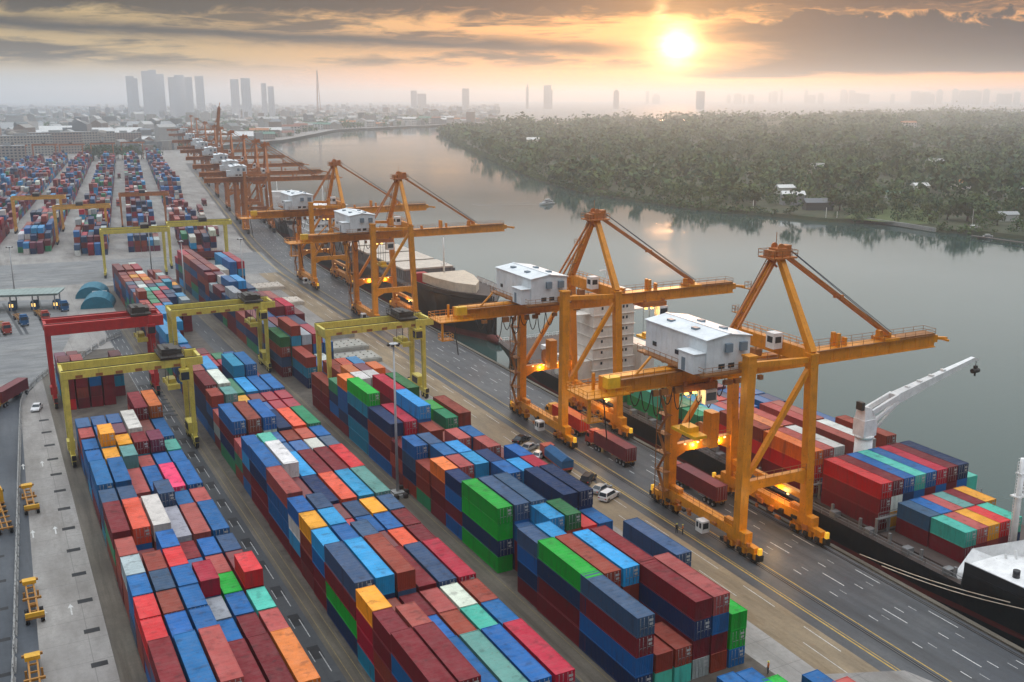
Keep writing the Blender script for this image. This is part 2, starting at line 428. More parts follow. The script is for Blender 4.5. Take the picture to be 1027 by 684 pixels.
# ------------------------------------------------------------ which containers are things of their own, and what sets each apart
SHOWN = dict(
 quay='0:00,01,02,03,30,31,32,33,40,41,42,43 1:11,21,50,51,52 2:00,01,02,03,13,23,33,53 3:00,01,02,03,13 4:23,33,52 5:00,01,02,03,13,23,43,53 6:00,01,02,03,33,43,53 7:01,02,03,13,23,33,53 8:01,02,13,23,43 9:00,01,02,03,13,33,43 10:02,23 11:43 13:00,01,02,03,13,24,53 14:00,01,02,03,04,24,34 15:04 17:00,01,02,13 18:10,11,12 19:00,01,02,03,14 21:24,34',
 middle='0:02,03,13,22,32,42,52 1:01,02,03,13,22,32,42,52 2:00,01,02,03,22,32,42,52 3:00,01,02,03,13,23,32,42,52 4:00,01,02,03,13,23,42,52 5:01,02,03,13,32,42,52 6:00,02,03,13,32,42,52 7:00,01,02,03,22,32,42,52 8:00,01,02,03,13,22,32,42,52 9:03 10:32,52 11:01,02,03,13,23,32,42,52 13:03,13 14:03,13,32,42,52 15:33,43',
 left='0:02,12,22,31,41,51 1:02,12,22,31,41,51 2:02,12,22,31,41,51 3:02,12,22,32,41,52 4:02,12,22,41 5:02,22,31,41,51 6:02,12,22,31,41,51 7:02,12,32,41,51 8:02,12,21,31,41,51 9:02,12,22,31,41,51 10:02,13,22,32,42 11:02 13:32,51 14:42,52',
 ship='0:00,01,11,21,31,41 1:00,01,11,21,31,41,51 2:00,01,02,12,22,32,42,52,62,72 3:00,01,02,12,22,42,52,72 4:02,22,42 5:01 7:00,01',
 corner='0:00 1:00 2:00 3:00 4:00',
)
def shown_keys():
    s = set()
    for b, t in SHOWN.items():
        for w in t.split():
            bay, rt = w.split(':')
            for q in rt.split(','): s.add((b, int(bay), int(q[0]), int(q[1])))
    return s
ORD = ['first','second','third','fourth','fifth','sixth','seventh','eighth','ninth','tenth','eleventh','twelfth','thirteenth','fourteenth','fifteenth','sixteenth','seventeenth','eighteenth','nineteenth','twentieth'] + ['twenty-'+x for x in ('first','second','third','fourth','fifth','sixth','seventh','eighth','ninth')] + ['thirtieth'] + ['thirty-'+x for x in ('first','second','third','fourth','fifth','sixth','seventh','eighth','ninth')] + ['fortieth']
def container_labels():
    name = lambda c: PAINT[c['c']][1]
    where = dict(left='left block', middle='middle block', quay='quay-side block', ship='ship', corner='lower edge corner')
    stacks = {}
    for c in CONT: stacks.setdefault((c['block'], c['bay'], c['row']), []).append(c)
    rows = {}
    for (b, bay, r), s in stacks.items():
        s.sort(key=lambda c: c['tier']); rows.setdefault((b, r), []).append(s)
    for v in rows.values(): v.sort(key=lambda s: s[0]['u'])
    def at_row(b, r, um):
        for s in rows.get((b, r), ()):
            if s[0]['u'] - .3 <= um <= s[0]['u'] + s[0]['L'] + .3: return s[-1]
    cand = {}
    for c in CONT:
        b, r = c['block'], c['row']; s = stacks[(b, c['bay'], r)]; n = len(s); t = c['tier']; um = c['u'] + c['L']/2
        size = 'short' if c['L'] < 8 else 'long'; base = '%s %s container' % (name(c), size)
        rl = rows[(b, r)]; i = rl.index(s); front = rl[i-1][-1] if i else None
        l_, r_ = at_row(b, r-1, um), at_row(b, r+1, um)
        rk = sorted(set(k[1] for k in rows if k[0] == b)).index(r)
        place = '%s row from left, %s from the near end' % (ORD[rk], ORD[i])
        lev_ = 'on top' if t == n-1 else 'at the bottom' if t == 0 else ORD[n-1-t] + ' from top'
        if t == n-1:
            head = base + (' atop the ship' if b == 'ship' else ' standing at the lower edge' if b == 'corner' else ' atop the ' + where[b])
            if l_ and r_: side = ' between %s and %s' % (name(l_), name(r_))
            elif r_: side = ' on its left edge beside ' + name(r_)
            elif l_: side = ' on its right edge beside ' + name(l_)
            else: side = ' standing alone'
            fr = ', behind ' + name(front) if front else ', nearest in its row'
            cand[c['key']] = [head, head + side, head + side + fr, head + ', ' + place]
        else:
            lev = 'at the bottom' if t == 0 else ORD[n-1-t] + ' from top'
            head = base + ' ' + lev + (' on the ship' if b == 'ship' else ' in the ' + where[b]); ab = s[t+1]
            up = ', under ' + name(ab)
            lo = ' and above ' + name(s[t-1]) if t else ''
            cand[c['key']] = [head, head + up, head + up + lo, base + ' ' + lev + ' in ' + where[b] + ', ' + place]
        w = cand[c['key']][3]
        if len(w.split()) > 16: w = name(c) + ' container ' + lev_ + ', ' + where[b] + ', ' + place.replace('from the near end', 'from near end')
        if len(w.split()) > 16: w = w.replace(' container ', ' box ', 1).replace('row from left', 'row')
        if len(w.split()) > 16: w = w.replace(' box ', ' ', 1)
        cand[c['key']][3] = w
    cnt = {}
    for v in cand.values():
        for x in set(v): cnt[x] = cnt.get(x, 0) + 1
    return {k: next((x for x in v if cnt[x] == 1 and len(x.split()) <= 16), v[-1]) for k, v in cand.items()}
# ------------------------------------------------------------ camera
cam = D.objects.new('camera', D.cameras.new('camera')); COL.objects.link(cam)
cam.location = (0, 0, CAMH); cam.rotation_euler = (math.pi/2 - PITCH, 0, AZ)
cam.data.sensor_width = 36.; cam.data.lens = 36.*F/1027.; cam.data.clip_start = 1.; cam.data.clip_end = 90000.
cam.data.shift_y = -.0
SC.camera = cam

# ------------------------------------------------------------ sky, sun, air
SUN_AZ = -AZ + math.atan((678.-CX)/(F/CT)); SUN_EL = R(2.7)
def build_sky():
    w = D.worlds.new('World'); SC.world = w; w.use_nodes = True
    nt = w.node_tree; bg = nt.nodes['Background']
    sky = N(nt, 'ShaderNodeTexSky', sky_type='NISHITA'); sky.sun_disc = False
    sky.sun_elevation = R(3.); sky.sun_rotation = SUN_AZ; sky.altitude = 60; sky.air_density = 1.2; sky.dust_density = 3.
    tc = N(nt, 'ShaderNodeTexCoord'); sp = N(nt, 'ShaderNodeSeparateXYZ'); nt.links.new(tc.outputs['Generated'], sp.inputs[0])
    el = math_(nt, 'MULTIPLY', math_(nt, 'ARCSINE', sp.outputs[2]), 57.2958)             # degrees above the horizon
    az = math_(nt, 'MULTIPLY', math_(nt, 'SUBTRACT', math_(nt, 'ARCTAN2', sp.outputs[0], sp.outputs[1]), -AZ), 57.2958)   # degrees right of the river's axis
    S = (math.sin(SUN_AZ)*math.cos(SUN_EL), math.cos(SUN_AZ)*math.cos(SUN_EL), math.sin(SUN_EL))
    dot = N(nt, 'ShaderNodeVectorMath', operation='DOT_PRODUCT'); nt.links.new(tc.outputs['Generated'], dot.inputs[0]); dot.inputs[1].default_value = S
    ang = math_(nt, 'MULTIPLY', math_(nt, 'ARCCOSINE', math_(nt, 'MINIMUM', dot.outputs['Value'], .9999999)), 57.2958)
    def gauss(x, s, k): # k*exp(-(x/s)^2)
        q = math_(nt, 'DIVIDE', x, s); return math_(nt, 'MULTIPLY', math_(nt, 'EXPONENT', math_(nt, 'MULTIPLY', math_(nt, 'MULTIPLY', q, q), -1.)), k)
    def expo(x, s, k): return math_(nt, 'MULTIPLY', math_(nt, 'EXPONENT', math_(nt, 'DIVIDE', x, -s)), k)
    def smooth(x, a, b):
        n = N(nt, 'ShaderNodeMapRange', interpolation_type='SMOOTHSTEP'); nt.links.new(x, n.inputs[0]); n.inputs[1].default_value = a; n.inputs[2].default_value = b
        return n.outputs[0]
    right = smooth(az, -22., 9.)
    # clear bands behind the clouds
    low = mix(nt, right, SKY['low_l'], SKY['low_r']); mid = mix(nt, right, SKY['mid_l'], SKY['mid_r'])
    base = mix(nt, smooth(el, .5, 2.2), low, mid)
    # cloud sheets: long streaks, seen edge-on near the horizon
    cv = N(nt, 'ShaderNodeCombineXYZ')
    nt.links.new(math_(nt, 'MULTIPLY', az, .055), cv.inputs[0]); nt.links.new(math_(nt, 'MULTIPLY', el, .42), cv.inputs[1])
    n1 = noise_(nt, 1.5, 7, .58, cv.outputs[0], .35)
    n2 = noise_(nt, 4.2, 7, .62, cv.outputs[0], .5)
    puff = N(nt, 'ShaderNodeCombineXYZ')
    nt.links.new(math_(nt, 'MULTIPLY', az, .22), puff.inputs[0]); nt.links.new(math_(nt, 'MULTIPLY', el, .6), puff.inputs[1])
    n3 = noise_(nt, 1.6, 8, .6, puff.outputs[0], .6)
    # heavy bank on the right with a flat base at 1.2 degrees
    bankb = math_(nt, 'ADD', el, math_(nt, 'MULTIPLY_ADD', n1, 1.3, -.65))
    topb = math_(nt, 'ADD', el, math_(nt, 'MULTIPLY_ADD', n3, 4.2, -2.1))
    bank = math_(nt, 'MULTIPLY', smooth(bankb, .95, 1.3), math_(nt, 'SUBTRACT', 1., smooth(topb, 4.0, 4.5)))
    edge = math_(nt, 'ADD', az, math_(nt, 'MULTIPLY_ADD', n1, 16., -8.))
    bank = math_(nt, 'MULTIPLY', bank, smooth(edge, 7., 13.5))
    # streaks left of the sun
    st = math_(nt, 'ADD', n1, math_(nt, 'MULTIPLY', n2, .45))
    str_ = math_(nt, 'MULTIPLY', smooth(st, .66, .82), smooth(el, 1.3, 2.1))
    lo2 = math_(nt, 'ADD', el, math_(nt, 'MULTIPLY_ADD', n2, .8, -.4))
    band = gauss(math_(nt, 'SUBTRACT', math_(nt, 'ADD', lo2, math_(nt, 'MULTIPLY', az, .035)), 2.75), .45, 1.)
    band = math_(nt, 'MULTIPLY', band, math_(nt, 'SUBTRACT', 1., smooth(az, 4., 9.)))
    roof = smooth(math_(nt, 'ADD', el, math_(nt, 'MULTIPLY_ADD', n3, 2.4, -1.2)), 3.9, 4.7)
    cl = math_(nt, 'MAXIMUM', math_(nt, 'MAXIMUM', bank, math_(nt, 'MULTIPLY', str_, .9)), math_(nt, 'MAXIMUM', band, math_(nt, 'MULTIPLY', roof, .95)))
    glow1 = expo(ang, 4.2, 1.); 
    dark = mix(nt, right, SKY['cloud_l'], SKY['cloud_r'])
    dark = mix(nt, math_(nt, 'MULTIPLY', n2, .6), dark, mix(nt, right, SKY['cloud_l2'], SKY['cloud_r2']))
    dark = mix(nt, math_(nt, 'MULTIPLY', glow1, .8), dark, (1.1,.46,.10))
    lit = mix(nt, expo(ang, 9., 1.), base, (2.2,.98,.24))
    c = mix(nt, cl, lit, dark)
    # the sun burning through
    sunc = N(nt, 'ShaderNodeMix'); sunc.data_type = 'RGBA'; sunc.blend_type = 'ADD'
    thin = math_(nt, 'SUBTRACT', 1., math_(nt, 'MULTIPLY', cl, .55))
    g = math_(nt, 'ADD', gauss(ang, .75, 7.), math_(nt, 'ADD', gauss(ang, 1.25, 1.8), expo(ang, 2.8, .7)))
    g = math_(nt, 'MULTIPLY', g, math_(nt, 'MULTIPLY_ADD', n2, 1.7, .15))
    b2 = N(nt, 'ShaderNodeVectorMath', operation='DOT_PRODUCT'); nt.links.new(tc.outputs['Generated'], b2.inputs[0]); e2, a2 = R(4.75), SUN_AZ - R(.95)
    b2.inputs[1].default_value = (math.sin(a2)*math.cos(e2), math.cos(a2)*math.cos(e2), math.sin(e2))
    ang2 = math_(nt, 'ADD', math_(nt, 'MULTIPLY', math_(nt, 'ARCCOSINE', math_(nt, 'MINIMUM', b2.outputs['Value'], .9999999)), 57.2958), math_(nt, 'MULTIPLY_ADD', n3, 1.2, -.6))
    g = math_(nt, 'ADD', g, gauss(ang2, .42, 1.9))                      # a torn gap in the cloud above the sun
    g = math_(nt, 'MULTIPLY', g, thin)
    gv = N(nt, 'ShaderNodeVectorMath', operation='SCALE'); gv.inputs[0].default_value = (1., .66, .27); nt.links.new(g, gv.inputs['Scale'])
    sunc.inputs[0].default_value = 1.; nt.links.new(c, sunc.inputs[6]); nt.links.new(gv.outputs[0], sunc.inputs[7])
    # the dome above: broken cloud lit from beyond, with the clear sky's own colour in the gaps
    nis = N(nt, 'ShaderNodeVectorMath', operation='SCALE'); nt.links.new(sky.outputs[0], nis.inputs[0]); nis.inputs['Scale'].default_value = SKY['nishita']
    dome = mix(nt, .8, nis.outputs[0], SKY['dome'])
    front = smooth(math_(nt, 'COSINE', math_(nt, 'MULTIPLY', math_(nt, 'SUBTRACT', az, 9.), .0174533)), -.35, .75)     # the sky is brighter on the sun's side
    veil = mix(nt, front, (.12,.135,.165), (1.12,1.15,1.13))
    c = mix(nt, smooth(el, 5.4, 9.), sunc.outputs[2], veil)
    c = mix(nt, smooth(el, 22., 66.), c, dome)
    c = mix(nt, smooth(math_(nt, 'MULTIPLY', el, -1.), .2, 3.), c, (.25,.24,.23))
    scl = N(nt, 'ShaderNodeVectorMath', operation='SCALE'); nt.links.new(c, scl.inputs[0]); scl.inputs['Scale'].default_value = 10.
    nt.links.new(scl.outputs[0], bg.inputs['Color']); bg.inputs['Strength'].default_value = .1
    sun = D.lights.new('sun', 'SUN'); so = D.objects.new('sun', sun); COL.objects.link(so)
    sun.energy = SKY['sun']; sun.angle = R(3.); sun.color = (1., .50, .22)
    d = Vector((math.sin(SUN_AZ)*math.cos(R(3.)), math.cos(SUN_AZ)*math.cos(R(3.)), math.sin(R(3.))))
    so.rotation_euler = d.to_track_quat('Z', 'Y').to_euler(); so.location = d*500
SKY = dict(low_l=(.62,.70,.74), low_r=(2.2,.78,.24), mid_l=(.66,.47,.19), mid_r=(1.2,.52,.14),
           cloud_l=(.010,.008,.006), cloud_l2=(.09,.065,.035), cloud_r=(.012,.006,.012), cloud_r2=(.06,.03,.035), dome=(3.05,3.2,3.38), nishita=.12, sun=2.0)

def build_haze():
    m = D.materials.new('air'); m.use_nodes = True; nt = m.node_tree
    nt.nodes.remove(nt.nodes['Principled BSDF'])
    pv = N(nt, 'ShaderNodeVolumePrincipled'); pv.inputs['Color'].default_value = (.70,.85,1.,1); pv.inputs['Density'].default_value = HAZE
    pv.inputs['Anisotropy'].default_value = .6
    nt.links.new(pv.outputs[0], nt.nodes['Material Output'].inputs['Volume'])
    b = MB().box(-12000, 16000, -3000, 17000, -7., 174.)
    o = b.build('haze', m); tag(o, 'thin morning mist over the port and the river', 'haze', kind='stuff')
HAZE = .00019

# ------------------------------------------------------------ ground, roads, river, banks
QUAY = [(-400,99.), (72,113.4), (108,114.8), (274,119.8), (400,123.6), (440,126.6), (490,132.), (538,138.6), (1116,217.), (1450,268.), (1590,345.), (1730,470.), (2227,725.), (2653,1310.), (3100,2600.), (4200,5600.), (6000,15000.)]
def quay_v(u):
    for (u0, v0), (u1, v1) in zip(QUAY[:-1], QUAY[1:]):
        if u <= u1: return v0 + (v1-v0)*(u-u0)/(u1-u0)
    return QUAY[-1][1]
WATER = -3.4

def ground_mat(name, c1, c2, c3, rough, scale=.05, streak=(1,1,1), bump=.0, crack=None, spec=.22):
    m, nt, b = _mat(name)
    p = geo_pos(nt); ps = geo_pos(nt, streak)
    n1 = noise_(nt, scale, 6, .62, p); n2 = noise_(nt, scale*7, 7, .68, ps); n3 = noise_(nt, scale*30, 5, .7, p); n4 = noise_(nt, scale*3, 6, .75, ps)
    c = mix(nt, ramp(nt, [(.38,(0,0,0)),(.66,(1,1,1))], n1), c1, c2)
    c = mix(nt, ramp(nt, [(.42,(0,0,0)),(.72,(1,1,1))], n2), c, c3)
    c = mix(nt, math_(nt, 'MULTIPLY', ramp(nt, [(.45,(0,0,0)),(.7,(1,1,1))], n3), .35), c, tuple(x*.55 for x in c1))
    c = mix(nt, math_(nt, 'MULTIPLY', ramp(nt, [(.54,(0,0,0)),(.68,(1,1,1))], n4), .65), c, tuple(x*f for x, f in zip(c1, (.42,.36,.31))))     # oil and tyre stains
    if crack:                      # slab joints
        br = N(nt, 'ShaderNodeTexBrick'); nt.links.new(geo_pos(nt), br.inputs['Vector'])
        br.offset = 0; br.inputs['Scale'].default_value = 1.; br.inputs['Brick Width'].default_value = crack[0]; br.inputs['Row Height'].default_value = crack[1]
        br.inputs['Mortar Size'].default_value = .06; br.inputs['Mortar Smooth'].default_value = .3
        c = mix(nt, math_(nt, 'MULTIPLY', br.outputs['Fac'], .55), c, tuple(x*.45 for x in c1))
    nt.links.new(c, b.inputs['Base Color'])
    b.inputs['Roughness'].default_value = rough; b.inputs['Specular IOR Level'].default_value = spec
    nt.links.new(math_(nt, 'MULTIPLY_ADD', n1, -.25, rough + .14), b.inputs['Roughness'])
    return m
def sheet(name, pts, z, mat, kind='structure', label=None):
    o = MB().sheet([(v, u, z) for u, v in pts]).build(name, mat)
    if kind: o['kind'] = kind
    return o
def strip(name, u0, u1, vf0, vf1, z, mat, step=20.):
    mb = MB(); n = max(1, int((u1-u0)/step)); us = [u0 + (u1-u0)*k/n for k in range(n+1)]
    vs = []
    for u in us: vs += [(vf0(u), u, z), (vf1(u), u, z)]
    mb.add(vs, [(2*k, 2*k+1, 2*k+3, 2*k+2) for k in range(n)])
    o = mb.build(name, mat); o['kind'] = 'structure'; return o
def build_setting():
    M['conc'] = ground_mat('yard_concrete', (.28,.265,.25), (.36,.34,.315), (.17,.155,.14), .62, .045, (.5,.12,1), crack=(6.,6.))
    M['asph'] = ground_mat('asphalt', (.052,.058,.066), (.085,.088,.092), (.035,.038,.042), .5, .04, (1,.08,1))
    M['quayasph'] = ground_mat('quay_asphalt', (.075,.08,.09), (.12,.12,.12), (.05,.05,.052), .42, .05, (1,.06,1))
    M['sand'] = ground_mat('sandy_concrete', (.27,.205,.13), (.33,.255,.165), (.17,.135,.095), .62, .05, (.8,.12,1))
    M['entrance'] = ground_mat('bluish_asphalt', (.06,.07,.085), (.095,.105,.12), (.04,.046,.055), .5, .04, (1,.08,1))
    M['greyconc'] = ground_mat('worn_grey_concrete', (.20,.205,.21), (.27,.27,.265), (.12,.125,.13), .6, .05, (.3,1,1))
    M['runway'] = ground_mat('runway_concrete', (.115,.10,.078), (.175,.152,.12), (.065,.055,.045), .6, .08, (1,.05,1))
    M['white'] = ground_mat('road_paint', (.62,.62,.6), (.74,.74,.72), (.3,.3,.29), .6, .3)
    M['yellowline'] = ground_mat('yellow_road_paint', (.55,.36,.06), (.62,.42,.1), (.3,.22,.08), .6, .3)
    M['wornyellow'] = ground_mat('worn_yellow_road_paint', (.27,.21,.09), (.32,.25,.1), (.14,.11,.07), .6, .3); M['wornwhite'] = ground_mat('worn_road_paint', (.46,.46,.45), (.55,.55,.54), (.14,.14,.14), .6, .35)
    M['dark'] = ground_mat('dark_patch', (.02,.021,.024), (.03,.03,.033), (.015,.015,.016), .55, .2)
    # land this side of the river, one sheet to the horizon; its edge is the quay
    pts = [(u, v) for u, v in QUAY] + [(16500,15000.), (16500,-11500.), (-400,-11500.)]
    sheet('ground', pts, 0., M['conc'])
    # quay wall under the edge
    mb = MB()
    for (u0,v0),(u1,v1) in zip(QUAY[:8], QUAY[1:9]):
        mb.add([(v0,u0,-6.5),(v1,u1,-6.5),(v1,u1,-.004),(v0,u0,-.004)], [(0,1,2,3)])
        L = math.hypot(u1-u0, v1-v0)
    w = mb.build('quay_wall', M['runway']); w['kind'] = 'structure'
    q = quay_v
    strip('quay_road', -60, 1150, lambda u: q(u)-20.5, lambda u: q(u)-.9, .004, M['quayasph'])
    strip('quay_apron', -60, 430, lambda u: q(u)-27.5, lambda u: q(u)-20.5, .004, M['sand'])
    # kerb along the water
    mb = MB(); us = list(range(-60, 1120, 12))
    for a, b in zip(us[:-1], us[1:]):
        mb.bar((q(a)-.45, a, .15), (q(b)-.45, b, .15), .8, .3)
    k = mb.build('quay_kerb', M['runway']); k['kind'] = 'structure'
    # crane rails and the dark slots they run in
    for off, nm in ((-15.2, 'crane_rail'), (-1.75, 'crane_rail')):
        strip('rail_slot', -60, 1100, lambda u: q(u)+off-.28, lambda u: q(u)+off+.28, .012, M['dark'], 25)
        strip(nm, -60, 1100, lambda u: q(u)+off-.05, lambda u: q(u)+off+.05, .02, M['steel'], 25)
    # painted lines
    mb = MB(); my = MB(); mo = MB(); mw_ = MB()
    def line(m, off, u0, u1, wd, z=.014, dash=None, gap=0.):
        u = u0
        while u < u1:
            e = min(u1, u + (dash or 20.)); 
            m.add([(q(u)+off-wd/2,u,z),(q(u)+off+wd/2,u,z),(q(e)+off+wd/2,e,z),(q(e)+off-wd/2,e,z)], [(0,1,2,3)])
            u = e + gap
    line(my, -18.6, -60, 1000, .22); line(my, -18.1, -60, 1000, .12); line(my, -14.4, -60, 900, .16)
    for off in (-11.4, -6.4): line(mb, off, -60, 600, .13, dash=1.7, gap=6.)
    for off in (-9.7, -4.4): line(mw_, off, -60, 700, .12, dash=1.5, gap=6.6)
    line(mb, -8.2, -60, 900, .16, dash=4.5, gap=7.5); line(mb, -2.9, -60, 900, .13, dash=5, gap=9)
    line(mb, -21.6, -60, 420, .12, dash=7, gap=6.); line(mb, -24.5, -60, 420, .1, dash=9, gap=14.)
    # lanes between the blocks
    def vline(m, v, u0, u1, wd, dash=None, gap=0., z=.014):
        u = u0
        while u < u1:
            e = min(u1, u + (dash or 40.)); m.add([(v-wd/2,u,z),(v+wd/2,u,z),(v+wd/2,e,z),(v-wd/2,e,z)], [(0,1,2,3)]); u = e + gap
    def lane(name, v0, v1, u0, u1, mat, z=.004): strip(name, u0, u1, lambda u: v0, lambda u: v1, z, mat, 400.)
    M['blockfloor'] = ground_mat('stained_block_floor', (.10,.085,.07), (.14,.12,.10), (.06,.052,.045), .6, .06)
    for v0, v1, u1 in ((11.2,28.6,300),(35.6,53.6,405),(62.4,81.,408)): lane('block_floor', v0, v1, -30, u1, M['blockfloor'])
    lane('truck_lane', 28.6, 33.2, -30, 330, M['asph']); lane('crane_runway', 33.2, 35.6, -30, 330, M['runway'])
    lane('truck_lane', 53.6, 58.6, -30, 420, M['asph']); lane('crane_runway', 58.6, 62.4, -30, 420, M['runway'])
    lane('crane_runway', 8.4, 11.2, -30, 300, M['runway'])
    for v in (29.6, 32.2): vline(mw_, v, -30, 330, .13, 5.2, 4.1)
    vline(mw_, 31., -27, 330, .1, 3., 6.3)
    vline(mo, 33.9, -30, 330, .09); vline(mo, 35.2, -30, 330, .09); vline(mw_, 28.75, -30, 330, .1)
    vline(mw_, 56., -30, 420, .1, 4., 8.); vline(mo, 58.9, -30, 420, .08); vline(mo, 61.9, -30, 420, .09)
    md = MB()
    rnd = random.Random(4)
    for k in range(26):                      # dark slabs let into the lanes and the drains in the concrete road
        u = 20 + k*9.3
        for v in (29.8, 31.7): md.box(v-.75, v+.75, u, u+3.4, .0, .009)
        if k < 24: md.box(5.6, 7.6, u+2, u+3.2, 0, .012)
        md.box(-4.9, -3.2, u+5, u+5.9, 0, .012)
    for k in range(7): md.box(55.2, 60., 206+k*5.5, 207.4+k*5.5, 0, .013)
    for k in range(9): md.box(29.3, 33.8, 226+k*3.4, 227.1+k*3.4, 0, .013)
    d = md.build('pavement_patches', M['dark']); d['kind'] = 'structure'
    # arrows and side lines on the concrete road
    for u in (60, 85, 112, 140, 170, 205):
        for v in (1.2, 4.6): mb.add([(v-.1,u,.014),(v+.1,u,.014),(v+.1,u+2.2,.014),(v-.1,u+2.2,.014)], [(0,1,2,3)]); mb.add([(v-.4,u+2.2,.014),(v+.4,u+2.2,.014),(v,u+3.4,.014)], [(0,1,2)])
    # the entrance road to the left of the barrier
    P = [(x, y) for x, y in ((-60,684),(14,684),(20,402),(34,388),(30,392),(-60,392))]
    g = [ground_at(*p) for p in P]; g = [(-60, -4.)] + g[2:] + [(g[-1][0], -90), (-60, -90)]
    sheet('entrance_road', g, .008, M['entrance'])
    sheet('gate_apron', [ground_at(*p) for p in ((-80,384),(30,386),(58,362),(70,338),(66,300),(-80,304))], .011, M['greyconc'])
    for k in range(7):
        v = -6.2 - 3.5*k
        vline(mb, v, 60, 225, .13, 3.5 if k % 2 else None, 4.5)
    for v0, u0 in ((-13., 160.), (-20., 150.), (-9.5,205.)):
        for dv in (0, 2.6): vline(mb, v0+dv, u0, u0+14, .1, z=.018)
    tm = MB()
    for v in (-19.6,-17.9,-12.7,-11.,-6.,-4.3,.6,2.3,8.,9.6): tm.add([(v*1.25+1,386,.016),(v*1.25+1.9,386,.016),(v+5.-v*.1+.9,330,.016),(v+5.-v*.1,330,.016)], [(0,1,2,3)])
    t_ = tm.build('tyre_marks', M['asph']); t_['kind'] = 'structure'
    mo.build('worn_yellow_lines', M['wornyellow'])['kind'] = 'structure'; mw_.build('worn_lane_lines', M['wornwhite'])['kind'] = 'structure'; my.build('yellow_lines', M['yellowline'])['kind'] = 'structure'; mb.build('lane_markings', M['white'])['kind'] = 'structure'
    # cross road between the two yards, lanes of the far yard
    cr = [far_uv(-20,-300), far_uv(-20,46), far_uv(40,46), far_uv(40,-300)]
    sheet('cross_road', cr, .006, M['greyconc'])
    # pale slabs at the near corner of the quay-side block
    sheet('concrete_slab', [(82.,82.),(76.,96.),(60,101.),(55.,84.),(66,78.)], .016, M['conc'])
    build_river()

def build_river():
    m, nt, b = _mat('river_water')
    b.inputs['Base Color'].default_value = (.030,.062,.058,1); b.inputs['Roughness'].default_value = .04; b.inputs['IOR'].default_value = 1.33
    v = geo_pos(nt, (.22,.5,.5)); n1 = noise_(nt, 1.2, 4, .65, v); n2 = noise_(nt, .12, 4, .6, geo_pos(nt)); n3 = noise_(nt, .006, 4, .6, geo_pos(nt))
    bp = N(nt, 'ShaderNodeBump'); bp.inputs['Strength'].default_value = .075; bp.inputs['Distance'].default_value = .2
    nt.links.new(math_(nt, 'ADD', n1, math_(nt, 'MULTIPLY', n2, .8)), bp.inputs['Height']); nt.links.new(bp.outputs[0], b.inputs['Normal'])
    nt.links.new(math_(nt, 'MULTIPLY_ADD', ramp(nt, [(.4,(0,0,0)),(.6,(1,1,1))], n3), .05, .035), b.inputs['Roughness'])
    sheet('river', [(-2500,-200.), (-2500,15500.), (16500,15500.), (16500,-200.)], WATER, m)
    M['bank'] = ground_mat('far_bank_soil', (.035,.05,.022), (.06,.075,.035), (.09,.08,.055), .9, .01)
    sh = [(-2400,900.)] + [(-400,640.), (60,540.)] + [ground_at(x, y, WATER) for x, y in BANK] 
    back = [(2300,1100.), (2700,1900.), (3000,3200.), (3600,6000.), (5000,15300.), (-2400,15300.)]
    pts = sh + back
    mb = MB(); n = len(pts)
    top = []
    for u, v in pts: top.append((v + 1.5, u + .5, -1.2))
    mb.add([(v, u, WATER-1.) for u, v in pts] + top, [tuple(range(n, 2*n))[::1]] + [(k, (k+1) % n, n+(k+1) % n, n+k) for k in range(n)])
    o = mb.build('far_bank', M['bank']); o['kind'] = 'structure'
BANK = [(1027,241),(985,236),(950,234),(880,224),(830,223),(760,216),(700,211),(640,202),(590,195),(540,181),(505,166),(480,155),(462,146),(447,138),(441,134)]
# ------------------------------------------------------------ ship-to-shore cranes
def crane_mats():
    M['orange'] = paint('crane_orange_paint', (.70,.255,.003), .42, (.20,.07,.02), .62, .5, dirt=.36)
    M['orange2'] = paint('crane_brown_orange_paint', (.47,.15,.03), .55, (.13,.05,.025), .6, .5, dirt=.45)
    M['housewhite'] = paint('white_cladding', (.70,.74,.76), .5, (.4,.36,.3), .25, .35, dirt=.12)
    M['houseroof'] = paint('white_sheet_roof', (.74,.78,.8), .45, (.35,.33,.3), .2, .35, dirt=.15)
    M['glassdark'] = plain('dark_window_glass', (.03,.04,.05), .15)
    M['bluegrey'] = plain('blue_grey_louvre', (.16,.22,.27), .5)
    M['rtgyellow'] = paint('yellow_crane_paint', (.64,.53,.10), .45, (.17,.1,.03), .5, .6, dirt=.3)
    M['rtgred'] = paint('red_crane_paint', (.46,.016,.016), .45, (.12,.03,.02), .4, .6, dirt=.3)
    M['rtgorange'] = paint('faded_orange_crane_paint', (.72,.36,.05), .45, (.17,.1,.03), .5, .6, dirt=.3)
    M['black'] = plain('black_rubber', (.012,.012,.013), .7)
    M['darksteel'] = plain('dark_greasy_steel', (.05,.043,.038), .5, .4)
    M['walk'] = paint('brown_walkway_steel', (.30,.12,.03), .6, (.12,.05,.02), .6, 1.)
    M['yellowbox'] = paint('bright_yellow_enamel', (.78,.46,.01), .45, amount=.2)
    M['lampglow'] = glow('lit_sodium_lamp', (1., .62, .16), 3.)
    M['lampglow2'] = glow('lit_warm_floodlight', (1., .70, .30), 2.5)
    M['white'] = M.get('white') or plain('white', (.7,.7,.68))
    M['whitepaint'] = paint('white_enamel', (.80,.80,.79), .5, (.3,.2,.12), .3, .6, dirt=.15)
    M['cable'] = plain('black_cable', (.012,.012,.014), .6)
    M['bluecable'] = plain('steel_rope', (.05,.06,.09), .5, .5)

